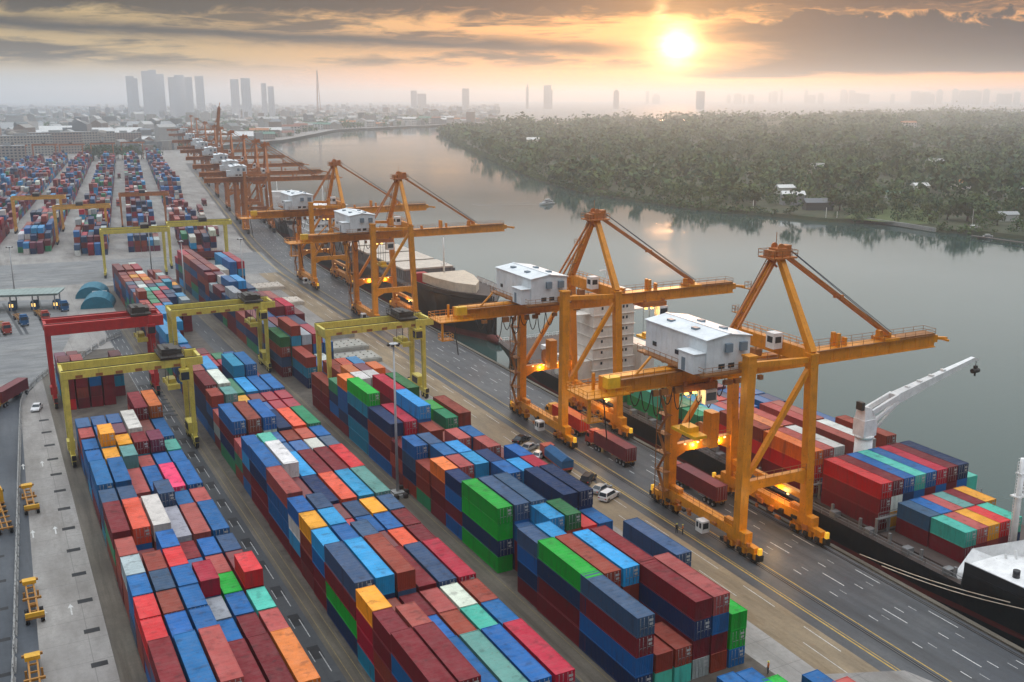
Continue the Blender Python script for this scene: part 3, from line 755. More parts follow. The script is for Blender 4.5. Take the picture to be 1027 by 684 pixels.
G, WB = 13.5, 19.2         # rail gauge and leg spacing
ZB = 26.4                  # underside of the girder
def make_sts(u, label, group, mat='orange', raised=False, trolley_x=4., detail=True, rear=True, lit=True):
    """landside near leg on the rail at u; x towards the river, y along the quay"""
    slope = (quay_v(u+20) - quay_v(u-5))/25.
    root = empty('quay_crane', u, quay_v(u) - 15.2, 0., -math.atan(slope))
    tag(root, label, 'quay crane', group)
    m = M[mat]; yc = WB/2; xw, xt = G, G - 1.2
    part = lambda mb, name, mats=m, par=root: mb.build(name, mats, par)
    # legs
    for y in (0, WB):
        part(MB().bar((0,y,3.), (0,y,32.), 1.55, 1.5, up=(0,1,0)).cbox(0,y,32.15,1.8,1.75,.3), 'leg')
        part(MB().bar((xw,y,3.), (xt,y,31.), 1.5, 1.4, up=(0,1,0)).cbox(xt,y,31.1,1.7,1.6,.3), 'leg')
    for x in (0, xw):
        b = MB().box(x-.75,x+.75,-2.2,WB+2.2,2.5,4.1)
        b.box(x-.5,x+.5,.9,3.4,4.1,4.9).box(x-.5,x+.5,WB-3.4,WB-.9,4.1,4.9)
        part(b, 'sill_beam')
        if detail:
            sg = MB(); rq = random.Random(int(u*3+x))
            for k in range(26):
                yy = rq.uniform(-3.5, WB+3.5); sd = rq.choice((-1,1)); sg.mat(rq.choice((0,0,1)))
                sg.cbox(x+sd*rq.uniform(.85,1.05), yy, rq.uniform(1.2,3.2), rq.uniform(.2,.5), rq.uniform(.3,1.3), rq.uniform(.3,.9))
            sg.mat(0).rail([(x-.7,0.9,4.1),(x-.7,WB-.9,4.1)], step=1.6, r=.025)
            part(sg, 'sill_gear', [M['orange2'], M['darksteel']])
        if detail:
            for y in ((1.,-1), (WB-1., 1)):
                y0, s = y
                bg = MB()
                bg.bar((x,y0-s*1.4,2.3),(x,y0+s*5.2,2.1),1.1,.75)
                for q in (-1.0, 2.0, 4.6):
                    bg.box(x-.55,x+.55,y0+s*q-1.0,y0+s*q+1.0,.75,1.65).cbox(x,y0+s*q,1.8,.7,.6,.5)
                bg.mat(1)
                for q in (-1.5,-.5,1.5,2.5,4.1,5.1): bg.tube((x-.2,y0+s*q,.42),(x+.2,y0+s*q,.42),.4,n=10)
                for q in (-1.0,2.0,4.6): bg.cbox(x-.75,y0+s*q,1.1,.45,.8,.7)
                bo = part(bg, 'bogie', [M['orange2'] if mat == 'orange2' else m, M['darksteel']])
                lp = MB().cbox(x,y0+s*6.0,2.2,.6,.45,1.0); lp.mat(1).cbox(x,y0+s*6.,1.2,.9,.8,1.0)
                part(lp, 'travel_lamp', [M['travel'], M['darksteel']], bo)
        else:
            for y0 in (0,WB): part(MB().box(x-.6,x+.6,y0-3.5,y0+3.5,.05,2.2), 'bogie', M['darksteel'])
    # portal ties at 11 m, top ties, braces
    for y in (0, WB):
        b = MB().bar((.7,y,11.2),(xw-.95,y,11.2),1.0,1.5,up=(0,0,1))
        b.bar((.7,y,9.9),(2.6,y,10.7),.8,.9); b.bar((xw-1.2,y,9.9),(xw-3.,y,10.7),.8,.9)
        part(b, 'portal_beam')
        part(MB().bar((.75,y,30.7),(xt-.8,y,30.2),.75,.85), 'top_tie')
        part(MB().bar((.75,y,12.4),(xt-.6,y,28.6),.75,.75,up=(0,1,0)), 'brace')
    part(MB().bar((0,.8,30.2),(0,WB-.8,30.2),1.1,1.3), 'cross_beam')
    part(MB().bar((xt,.8,30.6),(xt,WB-.8,30.6),1.2,2.3).rail([(xt-.6,.9,31.75),(xt-.6,WB-.9,31.75)], step=1.6, r=.03).rail([(xt+.6,.9,31.75),(xt+.6,WB-.9,31.75)], step=1.6, r=.03), 'cross_beam')
    kb = MB().box(xt-2.6,xt-.8,yc-3.6,yc-1.7,ZB+4.3,ZB+6.9); kb.mat(1).box(xt-2.3,xt-1.1,yc-3.63,yc-3.6,ZB+5.3,ZB+6.3).box(xt-2.63,xt-2.6,yc-3.3,yc-2.,ZB+5.3,ZB+6.3)
    part(kb, 'boom_control_cabin', [M['whitepaint'], M['glassdark']])
    part(MB().bar((xw-.25,.8,6.9),(xw-.25,WB-.8,6.9),.8,1.), 'cross_beam')
    # girder and boom
    g = MB().box(-20,xt+1.2,yc-1.15,yc+1.15,ZB,ZB+2.5); g.box(-20.2,xt+1.2,yc-1.5,yc+1.5,ZB-.12,ZB-.003)
    for x in np.arange(-18, 12, 3.): g.box(x-.06,x+.06,yc-1.25,yc+1.25,ZB+.01,ZB+2.49)
    part(g, 'girder')
    bm = MB(); L = 35.5
    bm.box(0,L,-1.1,1.1,0,2.2); bm.box(0,L,-1.45,1.45,-.12,-.003)
    for x in np.arange(2., L, 3.2): bm.box(x-.06,x+.06,-1.18,1.18,.01,2.19)
    bm.box(22.8,26.2,-1.75,1.75,2.203,2.7).box(22.5,23.3,-.5,.5,2.7,4.0).box(24.2,24.6,-1.2,1.2,2.7,3.6)     # stay brackets
    bm.box(12.5,13.1,-.9,-.3,2.203,4.6).box(12.5,13.1,.3,.9,2.203,4.6).box(14.6,15.,-.5,.5,2.203,3.6).box(6,6.4,-.8,.8,2.203,3.2)
    bm.box(L,L+1.,-.9,.9,.6,1.9).bar((L+.9,0,1.2),(L+4.2,0,.8),.7,.5).bar((L+3.4,-1.3,.7),(L+3.4,1.3,.7),.35)
    boom = part(bm, 'boom')
    rb = MB().rail([(.5,-1.4,2.25),(L-.3,-1.4,2.25)], step=2.4, r=.03).rail([(.5,1.4,2.25),(L-.3,1.4,2.25)], step=2.4, r=.03).rail([(L-.3,-1.4,2.25),(L-.3,1.4,2.25)], r=.03)
    rb.box(.5,L-.3,-1.5,-1.1,2.1,2.2).box(.5,L-.3,1.1,1.5,2.1,2.2).box(26.5,L-.3,-1.3,1.3,2.21,2.5)
    part(rb, 'walkway', M['walk'], boom)
    boom.location = (xt+1.3, yc, ZB)
    ap = Vector((xt+.2, yc, 45.))
    if raised: boom.rotation_euler = (0, R(-82), 0)
    # A-frame with its platform
    for y in (0, WB):
        b = MB().bar((xt,y,31.2),(xt+.2,yc+(.75 if y else -.75),44.8),1.15,1.15,w2=.95,h2=.95,up=(1,0,0))
        part(b, 'mast_leg')
    pf = MB().box(ap.x-2.3,ap.x+2.4,yc-2.,yc+2.,44.9,45.15); pf.box(ap.x-.9,ap.x+.9,yc-1.2,yc+1.2,45.15,46.5)
    pf.box(ap.x+1.,ap.x+2.2,yc-.7,yc+.7,45.15,46.9).box(ap.x-2.,ap.x-1.1,yc-.9,yc+.9,45.15,46.2)
    for k in (-.8,.8): pf.tube((ap.x-.1,yc+k-.12,46.7),(ap.x-.1,yc+k+.12,46.7),.6,n=12)
    pf.bar((ap.x-2.,yc,44.9),(ap.x,yc,43.4),.3)
    pf.mat(1).rail([(ap.x-2.3,yc-2.,45.15),(ap.x+2.4,yc-2.,45.15),(ap.x+2.4,yc+2.,45.15),(ap.x-2.3,yc+2.,45.15),(ap.x-2.3,yc-2.,45.15)], step=1.2, r=.04)
    pf.bar((ap.x,yc+.5,46.5),(ap.x,yc+.5,49.),.08)
    part(pf, 'mast_platform', [M['orange2'], M['walk']])
    # ladder up the far mast leg
    if detail:
        ld = MB()
        a = Vector((xt-.9,WB,31.)); b_ = Vector((xt-.6,yc+1.2,44.6))
        for d in (-.35,.35): ld.bar(a+Vector((d,0,0)), b_+Vector((d,0,0)), .12)
        for k in range(16): p = a.lerp(b_, k/15); ld.bar(p+Vector((-.4,0,0)), p+Vector((.4,0,0)), .09)
        for k in (4, 9): p = a.lerp(b_, k/15); ld.cbox(p.x-.4,p.y,p.z,1.5,1.4,.1); ld.rail([(p.x-1.1,p.y-.7,p.z),(p.x-1.1,p.y+.7,p.z),(p.x+.3,p.y+.7,p.z)], step=.7, r=.03)
        part(ld, 'ladder', M['walk'])
    # stays
    if not raised:
        for s in (-.75,.75):
            e = Vector((xt+1.3+24.6, yc+s, ZB+3.3)); a = Vector((ap.x+.9, yc+s*.7, 45.6)); mid = a.lerp(e, .52)
            part(MB().bar(a, mid, .34, .42).bar(mid, e, .34, .42).cbox(mid.x,mid.y,mid.z,.7,.5,.7), 'stay', M['orange2'])
        part(MB().path([(ap.x+1.6,yc-.2,46.6),(xt+1.3+25.6,yc-.2,ZB+3.4)], .07, 5), 'stay_rope', M['bluecable']); part(MB().path([(ap.x+1.6,yc+.3,46.7),(xt+1.3+25.2,yc+.3,ZB+3.5)], .07, 5), 'stay_rope', M['bluecable'])
    [part(MB().bar((ap.x-.8,yc+k*.6,44.9),(1.2,yc+k*.9,ZB+2.6),.3,.34), 'back_stay', M['orange2']) for k in (-1,1)]
    # walkway along the girder with handrails
    w = MB().box(-20,xt,yc-2.1,yc-1.25,ZB+2.2,ZB+2.3).box(2.5,xt,yc+1.25,yc+2.1,ZB+2.2,ZB+2.3)
    w.rail([(-20,yc-2.05,ZB+2.3),(-8,yc-2.05,ZB+2.3)], step=2., r=.03).rail([(3,yc-2.05,ZB+2.3),(xt,yc-2.05,ZB+2.3)], step=2., r=.03).rail([(3,yc+2.05,ZB+2.3),(xt,yc+2.05,ZB+2.3)], step=2., r=.03)
    part(w, 'walkway', M['walk'])
    # machinery house
    x0, x1, y0, y1, z0, ze, zr = -6.6, 1.5, 1.9, 18.2, 29.75, 34.8, 35.35
    pl = MB().box(x0-1.2,x1+.6,y0-1.,y1+.6,29.4,29.7)
    for y in (y0+.5, yc-3, yc+3, y1-.5): pl.box(x0-.5,x1,y-.25,y+.25,28.95,29.4)
    pl.rail([(x1+.6,y0-1.,29.7),(x0-1.2,y0-1.,29.7),(x0-1.2,y1+.6,29.7)], step=1.5, r=.03)
    part(pl, 'house_platform', M['walk'])
    h = MB(); xm = (x0+x1)/2
    h.add([(x0,y0,z0),(x1,y0,z0),(x1,y0,ze),(xm,y0,zr),(x0,y0,ze),(x0,y1,z0),(x1,y1,z0),(x1,y1,ze),(xm,y1,zr),(x0,y1,ze)],
          [(0,1,2,3,4),(9,8,7,6,5),(0,4,9,5),(1,6,7,2)])
    h.box(x0-2.1,x0-.004,y0+.3,y0+4.2,z0,z0+3.0)                                            # annex
    for k in range(1, 11): y = y0 + (y1-y0)*k/11.; h.box(x0-.03,x0-.004,y-.03,y+.03,z0,ze-.1)
    for k in range(1, 6): x = x0 + (x1-x0)*k/6.; h.box(x-.03,x+.03,y0-.03,y0-.004,z0,ze)
    house = part(h, 'machinery_house', M['housewhite'])
    r = MB(); o = .25
    for a, b in ((x0-o, xm), (x1+o, xm)):
        za, zb = ze-.06, zr+.0
        r.add([(a,y0-o,za+.02),(b,y0-o,zb+.06),(b,y1+o,zb+.06),(a,y1+o,za+.02),(a,y0-o,za+.14),(b,y0-o,zb+.18),(b,y1+o,zb+.18),(a,y1+o,za+.14)],
              [(0,1,2,3),(4,5,6,7),(0,1,5,4),(1,2,6,5),(2,3,7,6),(3,0,4,7)])
    r.box(xm-.22,xm+.22,y0-o-.02,y1+o+.02,zr+.16,zr+.26)
    for fx, fy in ((.25,.35),(.25,.75),(.75,.25),(.75,.6)): 
        cx = x0+(x1-x0)*fx; cz = ze + (zr-ze)*(fx/.5 if fx < .5 else (1-fx)/.5); r.mat(1).cbox(cx, y0+(y1-y0)*fy, cz+.26, .9, 1.2, .35); r.mat(0)
    r.box(x0-2.3,x0-.03,y0+.1,y0+4.4,z0+3.003,z0+3.12)
    part(r, 'roof', [M['houseroof'], M['bluegrey']], house)
    for x in (xm-.2, x1-1.5): part(MB().cbox(x,y0-.3,z0+3.6,1.2,.55,1.35), 'air_vent', M['bluegrey'], house)
    for x in (xm-1.2, xm+.6): part(MB().cbox(x,y0-.03,z0+.75,1.15,.05,.75), 'window', M['glassdark'], house)
    for y in (y0+7.5, y1-2.6): part(MB().cbox(x0-.03,y,z0+1.6,.05,1.1,.7), 'window', M['glassdark'], house)
    part(MB().cbox(x0-2.12,y0+2.9,z0+1.1,.05,.9,2.), 'door', M['bluegrey'], house)
    # trolley, driver's cab and ropes under the girder
    tx = trolley_x
    if not raised or tx < 10:
        t = MB().box(tx-3,tx+3,yc-2.2,yc+2.2,ZB-1.2,ZB-.25)
        for k in (-2.4,2.4): t.box(tx+k-.3,tx+k+.3,yc-2.,yc-1.55,ZB-.3,ZB+.4).box(tx+k-.3,tx+k+.3,yc+1.55,yc+2.,ZB-.3,ZB+.4)
        t.rail([(tx-3,yc-2.2,ZB-1.2),(tx+3,yc-2.2,ZB-1.2)], step=1., r=.03)
        tr = part(t, 'trolley', M['orange2'])
        c = MB().box(tx+1.,tx+3.2,yc-2.6,yc-.6,ZB-3.6,ZB-1.25); c.mat(1).box(tx+3.2,tx+3.24,yc-2.4,yc-.8,ZB-3.4,ZB-1.7).box(tx+1.2,tx+3.,yc-2.64,yc-2.6,ZB-3.,ZB-1.7)
        part(c, 'driver_cab', [M['whitepaint'], M['glassdark']], tr)
        if lit:
            for dx in (-2.2,-.6): part(MB().cbox(tx+dx,yc-1.9,ZB-1.5,.6,.5,.3), 'floodlight', M['lampglow'], tr)
        if detail:
            sp = MB().box(tx-1.2,tx+1.2,yc-3.2,yc+3.2,17.4,17.9).box(tx-1.,tx+1.,yc-1.2,yc+1.2,17.9,18.8)
            part(sp, 'spreader', M['yellowbox'], tr)
            [part(MB().path([(tx+a_*.8,yc+b_,18.8),(tx+a_*.8,yc+b_*1.2,ZB-1.2)],.05,4), 'hoist_rope', M['cable'], tr) for a_ in (-1,1) for b_ in (-1,1)]
    mc = MB()
    rq = random.Random(int(u))
    for x in np.arange(-14., 11., 2.3):
        mc.cbox(x + rq.uniform(-.5,.5), yc + rq.choice((-1.7,1.7)), ZB-.7, rq.uniform(.5,1.6), .7, rq.uniform(.5,1.3))
    for x in (3.6, 6.2, 9.4): mc.cbox(x, yc+.2, ZB+3.1, 1.2, 1.5, 1.2)
    for x in (2.4, 5., 7.6): mc.bar((x,yc-1.9,ZB+2.3),(x,yc-1.9,ZB+4.6),.12)
    part(mc, 'girder_machinery', M['walk'])
    if not detail: return root
    # festoon loops under the rear girder
    for k in range(9):
        x = -16. + k*2.; pts = []
        dep = 2.2 + (k*37 % 5)*.55
        for i in range(7): t_ = i/6.; pts.append((x + t_*1.9, yc-1.6, ZB-.15 - dep*math.sin(math.pi*t_)**.7))
        part(MB().path(pts, .09, 5), 'festoon_cable', M['cable'])
    # rear platform with its yellow cabinet and basket
    rp = MB().box(-24.5,-17,yc-3.2,yc+3.,ZB+.2,ZB+.4); rp.box(-24.,-21.5,yc-2.8,yc-.8,ZB-3.6,ZB-3.4).box(-24,-23.6,yc-2.8,yc-2.4,ZB-3.4,ZB+.2)
    rp.rail([(-17,yc-3.2,ZB+.4),(-24.5,yc-3.2,ZB+.4),(-24.5,yc+3,ZB+.4),(-17,yc+3,ZB+.4)], step=1.2, r=.035)
    rp.rail([(-24,yc-2.8,ZB-3.4),(-21.5,yc-2.8,ZB-3.4),(-21.5,yc-.8,ZB-3.4),(-24,yc-.8,ZB-3.4),(-24,yc-2.8,ZB-3.4)], step=.8, r=.035)
    rp.bar((-17,yc-1,ZB+.3),(-12,yc-1,ZB+5.),.3).bar((-21,yc+1,ZB+.4),(-21,yc+1,ZB+3.),.4)
    part(rp, 'rear_platform', m)
    part(MB().box(-20.5,-18.3,yc-2.4,yc-.9,ZB+1.2,ZB+2.9).box(-19.9,-18.9,yc-2.,yc-1.3,ZB+.4,ZB+1.2), 'cabinet', M['yellowbox'])
    part(MB().path([(-22,yc,ZB+.2),(-19.5,yc-1.5,8.),(-18,yc-2,ZB+.1)], .12, 5) if False else MB().path([(-21,yc-2,ZB+.1),(-20.2,yc-2,19.5)], .1, 5), 'hanging_cable', M['cable'])
    # stair tower on the far landside leg, cab at the sill, cable reel, lamps on the far portal beam
    st = MB()
    for k in range(7):
        z = 4. + k*3.4; st.box(-2.3,-.85,WB-1.3,WB+1.3,z,z+.08)
        y_a, y_b = (WB-1.1, WB+1.1) if k % 2 == 0 else (WB+1.1, WB-1.1)
        if k < 6:
            st.bar((-1.9,y_a,z+.1),(-1.9,y_b,z+3.4),.55,.1)
        st.rail([(-2.3,WB-1.3,z),(-2.3,WB+1.3,z)], step=1.3, r=.03)
    for y in (WB-1.25, WB+1.25): st.box(-2.3,-2.2,y-.05,y+.05,2.,26.)
    part(st, 'stair_tower', M['walk'])
    cb = MB().box(-2.3,-.8,6.6,8.3,.9,2.9); cb.mat(1).box(-2.33,-2.3,6.8,7.3,1.7,2.6).box(-2.33,-2.3,7.6,8.1,1.7,2.6).box(-2.1,-1.,6.57,6.6,1.6,2.6)
    part(cb, 'control_cabin', [M['whitepaint'], M['glassdark']])
    rl = MB().tube((-.2,WB*.62-.25,14.3),(-.2,WB*.62+.25,14.3),1.9,n=20)
    part(MB().tube((5.6,WB-.3,13.5),(6.2,WB-.3,13.5),1.7,n=20), 'cable_reel', M['walk'])
    hr = MB().rail([(.8,-.55,11.95),(xw-1.2,-.55,11.95)], step=1.5, r=.03).rail([(.8,WB-.55,11.95),(xw-1.2,WB-.55,11.95)], step=1.5, r=.03)
    part(hr, 'handrail', M['walk'])
    if lit:
        for x in (2.5, 5.2, 8.6, 11.): part(MB().cbox(x,WB-.62,11.75,.35,.2,.2), 'floodlight', M['lampglow2'])
        for y in (3.5, WB-4.): part(MB().cbox(xw-.9,y,6.3,.2,.35,.2), 'floodlight', M['lampglow2'])
    # block letters on the waterside sill beam and a machinery cabinet beside the leg
    part(MB().box(4.6,6.3,WB-4.8,WB-2.6,12.,18.2), 'electrical_cabinet', m)
    return root

def sodium(name, u, v, z, power, r=.4, col=(1.,.60,.2)):
    l = D.lights.new(name, 'POINT'); o = D.objects.new(name, l); COL.objects.link(o)
    l.energy = power; l.color = col; l.shadow_soft_size = r; o.location = (v, u, z); return o

def build_quay_cranes():
    crane_mats(); M['travel'] = glow('lit_travel_lamp', (1.,.55,.04), .55)
    lab = [
     (112., 'nearest orange quay crane with white machinery house, over the red containers on the ship', 'orange', False, -3.5, True),
     (169.4, 'orange quay crane with white machinery house in front of the white ship deckhouse', 'orange', False, 27., True),
     (291., 'orange quay crane whose boom reaches over the ship with beige hatch covers', 'orange', False, 6., True),
     (363., 'orange quay crane with lowered boom just behind the one over the hatch covers', 'orange', False, 9., True),
     (533., 'rust brown quay crane, nearer of the two standing close together at the bend', 'orange2', False, 8., False),
     (578., 'rust brown quay crane, farther of the two standing close together at the bend', 'orange2', False, 8., False),
     (648., 'rust brown quay crane just beyond the two standing close together at the bend', 'orange2', False, 6., False),
     (742., 'rust brown quay crane midway between the close pair and the raised boom', 'orange2', False, 6., False),
     (840., 'distant rust brown quay crane just in front of the one with the raised boom', 'orange2', False, 6., False),
     (1230., 'small rust brown quay crane in the haze beyond the raised boom', 'orange2', False, 6., False),
     (905., 'distant rust brown quay crane with its boom raised to the skyline', 'orange2', True, 5., False),
     (1040., 'distant quay crane standing behind the one with the raised boom', 'orange2', False, 5., False),
     (1430., 'farthest small quay crane with a white machinery house in the haze', 'orange2', False, 5., False)]
    for u, l, m, rs, tx, det in lab:
        make_sts(u, l, 'quay cranes along the wharf', m, rs, tx, det, lit=u < 400)
    # the lit lamps of the two nearest cranes
    for u, pw in ((112., 1.), (169.4, 1.), (291., .6)):
        q = quay_v(u) - 15.2
        if u < 200:
            tx = -3.5 if u < 120 else 27.
            sodium('crane_floodlight', u+7.6, q+tx-1.4, ZB-2.2, 800*pw)
        sodium('crane_floodlight', u+WB-.9, q+5., 11.2, 850*pw); sodium('crane_floodlight', u+WB-.9, q+10.5, 11.2, 850*pw)
        sodium('crane_floodlight', u+5, q+G-1.4, 6., 850*pw); sodium('crane_floodlight', u-7, q+4., 7., 800*pw)
    for o in COL.objects:
        if o.type == 'LIGHT' and o.name.startswith('crane_floodlight'): pass

# ------------------------------------------------------------ rubber-tyred yard cranes
def make_rtg(label, mat, span=23.2, hgt=19.0, wb=7.2, trolley=.8, detail=True, gh=1.55):
    root = empty('yard_gantry_crane', 0, 0, 0)
    tag(root, label, 'gantry crane', 'rubber-tyred gantry cranes over the container blocks')
    m = M[mat]; part = lambda mb, name, mats=m, par=root: mb.build(name, mats, par)
    for x in (0, span):
        s = 1 if x == 0 else -1
        for y in (0, wb):
            lean = .9 if y == 0 else -.9
            part(MB().bar((x,y-lean*.35,2.2),(x,y,hgt-1.6),.72,.8,w2=1.05,h2=1.0,up=(0,1,0)), 'leg')
        sb = MB().bar((x,-1.9,1.75),(x,wb+1.9,1.75),.8,.95).box(x-.45,x+.45,-2.,wb+2.,2.2,2.35)
        sill = part(sb, 'sill_beam')
        if detail:
            for y in (-1.3, .3, wb-.3, wb+1.3):
                t = MB().tube((x-.32,y,.76),(x+.32,y,.76),.75,n=14); t.mat(1).tube((x-.36,y,.76),(x+.36,y,.76),.36,n=10)
                part(t, 'wheel', [M['black'], M['rtgyellow']], sill)
            for y in (-2.15, wb+2.15): part(MB().cbox(x,y,2.1,.8,.2,1.), 'buffer', M['darksteel'], sill)
        else: part(MB().box(x-.4,x+.4,-2,wb+2,.0,1.3), 'wheel', M['black'], sill)
        part(MB().bar((x,.3,hgt-2.1),(x,wb-.3,hgt-2.1),.7,.8), 'cross_beam')
    for y in (0, wb):
        g = MB().box(-.7,span+2.6,y-.55-(gh-1.55)*.7,y+.55+(gh-1.55)*.7,hgt-gh,hgt)
        part(g, 'girder')
        if detail:
            for i in range(6): part(MB().cbox(2.5 + (span-5)*i/5., y-.62 if y == 0 else y+.62, hgt-1.15, 1.3,.12,.55), 'lamp_box', M['walk'])
        r = MB().box(-.6,span+2.5,y-.05,y+.05,hgt+.003,hgt+.16); part(r, 'trolley_rail', M['darksteel'])
    part(MB().box(-.7,-.1,.56,wb-.56,hgt-1.4,hgt-.2), 'end_tie'); part(MB().box(span+2.,span+2.6,.56,wb-.56,hgt-1.4,hgt-.2), 'end_tie')
    if not detail: 
        part(MB().box(span*trolley-1.6,span*trolley+1.6,-.4,wb+.4,hgt+.2,hgt+1.7), 'trolley', M['darksteel']); return root
    tx = span*trolley
    t = MB().box(tx-2.3,tx+2.3,-.8,wb+.8,hgt+.25,hgt+.6).box(tx-1.8,tx+1.2,1.,wb-1.,hgt+.6,hgt+1.9).box(tx+1.3,tx+2.2,1.8,wb-1.5,hgt+.6,hgt+1.5)
    t.tube((tx-.6,1.4,hgt+1.5),(tx-.6,wb-1.4,hgt+1.5),.62,n=12)
    t.rail([(tx-2.3,-.8,hgt+.6),(tx+2.3,-.8,hgt+.6),(tx+2.3,wb+.8,hgt+.6),(tx-2.3,wb+.8,hgt+.6),(tx-2.3,-.8,hgt+.6)], step=1.3, r=.03)
    tr = part(t, 'trolley', M['darksteel'])
    c = MB().box(tx+1.,tx+2.8,-2.2,-.3,hgt-4.3,hgt-1.9).box(tx+1.4,tx+2.2,-1.6,-1.2,hgt-1.9,hgt+.3); c.mat(1).box(tx+1.1,tx+2.7,-2.24,-2.2,hgt-4.,hgt-2.4).box(tx+.96,tx+1.,-2.,-.5,hgt-4.,hgt-2.4)
    part(c, 'driver_cab', [m, M['glassdark']], tr)
    sp = MB().box(tx-1.,tx+1.,.6,wb-.6,hgt-6.2,hgt-5.5).box(tx-1.2,tx+1.2,.2,.8,hgt-6.4,hgt-5.4).box(tx-1.2,tx+1.2,wb-.8,wb-.2,hgt-6.4,hgt-5.4).box(tx-.7,tx+.7,2.,wb-2.,hgt-5.5,hgt-4.7)
    part(sp, 'spreader', M['rtgyellow'], tr)
    for dx in (-.8,.8):
        for dy in (1.6, wb-1.6): part(MB().path([(tx+dx,dy,hgt-5.4),(tx+dx*.7,dy,hgt+.3)],.05,4), 'hoist_rope', M['cable'], tr)
    pb = MB().box(span-.9,span+.9,1.6,wb-1.6,2.4,4.7); pb.mat(1).box(span-.92,span-.9,2.,wb-2.,2.8,4.3)
    part(pb, 'generator', [m, M['darksteel']])
    part(MB().box(-.7,.7,2.2,4.6,2.4,4.2), 'electrical_cabinet', m)
    ld = MB()
    for d in (-.25,.25): ld.bar((span+.65,wb+d,2.5),(span+.65,wb+d,hgt-.2),.06)
    for k in range(34): ld.bar((span+.65,wb-.27,2.8+k*.46),(span+.65,wb+.27,2.8+k*.46),.045)
    part(ld, 'ladder')
    return root
def place(o, u, v, rot=0.): o.location = (v, u, 0); o.rotation_euler = (0, 0, rot); return o
def build_yard_cranes():
    place(make_rtg('yellow gantry crane straddling the near end of the left block', 'rtgyellow', trolley=.86), 203., 10.1)
    place(make_rtg('red gantry crane with dark trolley, next to the roofed gate', 'rtgred', trolley=.9, span=22.6, hgt=19.6, gh=2.4), 246., 9.8)
    place(make_rtg('yellow gantry crane over the middle block, beside the red gantry crane', 'rtgyellow', trolley=.88, hgt=18.6, span=22.8), 254., 38.8)
    place(make_rtg('yellow gantry crane over the quay-side block, near the tall lamp mast', 'rtgyellow', trolley=.84, hgt=19.2), 213.5, 65.6)
    place(make_rtg('yellow gantry crane at the far end of the middle block', 'rtgyellow', trolley=.7, detail=False, hgt=19.), 424., 40., -FA)
    place(make_rtg('yellow gantry crane at the far end of the quay-side block, by the road', 'rtgyellow', trolley=.6, detail=False, hgt=19.), 436., 67.5, -FA)
    place(make_rtg('glowing orange gantry crane at the left edge of the far yard', 'rtgorange', trolley=.5, detail=False, hgt=19.), 590., 13.5, -FA)
    place(make_rtg('ochre gantry crane between the glowing orange one and the middle block', 'rtgorange', trolley=.5, detail=False, hgt=18.5), 535., 30., -FA)
    place(make_rtg('rusty brown gantry crane seen behind the far yellow ones', 'orange2', trolley=.5, detail=False, hgt=18.5), 590., 67., -FA)
    k = 0
    for u, px_, l in ((1230., 14, 'hazy gantry crane in front of the apartment blocks, leftmost of its row'), (1240., 45, 'hazy gantry crane in front of the apartment blocks, second of its row'), (1230., 72, 'hazy gantry crane in front of the apartment blocks, third of its row'),
                     (1240., 103, 'hazy gantry crane before the green trees beside the apartment blocks'), (1255., 133, 'hazy gantry crane at the far end of the yard nearest the quay')):
        lo, hi = -200., 400.
        for _ in range(40):
            v = (lo+hi)/2
            if pix(u, v, 10)[0] < px_: lo = v
            else: hi = v
        place(make_rtg(l, 'orange2', trolley=.5, detail=False, hgt=20.), u, v-12, -FA)
# ------------------------------------------------------------ ships
def hull_part(mb, stations, levels, mats):
    """stations: (y, [half-breadth at each level], [z offset at each level]); levels: z list, mats: material index per strake"""
    n = len(levels)
    rows = []
    for y, hb, dz in stations:
        rows.append([(-b, y, z + d) for z, b, d in zip(levels, hb, dz)] + [(b, y, z + d) for z, b, d in zip(levels, hb, dz)][::-1])
    base = len(mb.v); per = 2*n
    for r in rows: mb.v.extend(r)
    for i in range(len(rows)-1):
        for k in range(n-1):
            for q in (k, per-2-k):
                a = base + i*per + q; b = a + 1; c = b + per; d = a + per
                mb.f.append([a, b, c, d]); mb.m.append(mats[k]); mb.sm.append(False)
        a = base + i*per + n - 1; b = a + 1                          # weather deck
        mb.f.append([a, b, b+per, a+per]); mb.m.append(len(MATS_H)-1); mb.sm.append(False)
    for i, rev in ((0, False), (len(rows)-1, True)):
        for k in range(n-1):
            a = base + i*per + k; e = base + i*per + per-1-k
            mb.f.append([a, a+1, e-1, e]); mb.m.append(mats[k]); mb.sm.append(False)
MATS_H = [0,1,2,3]
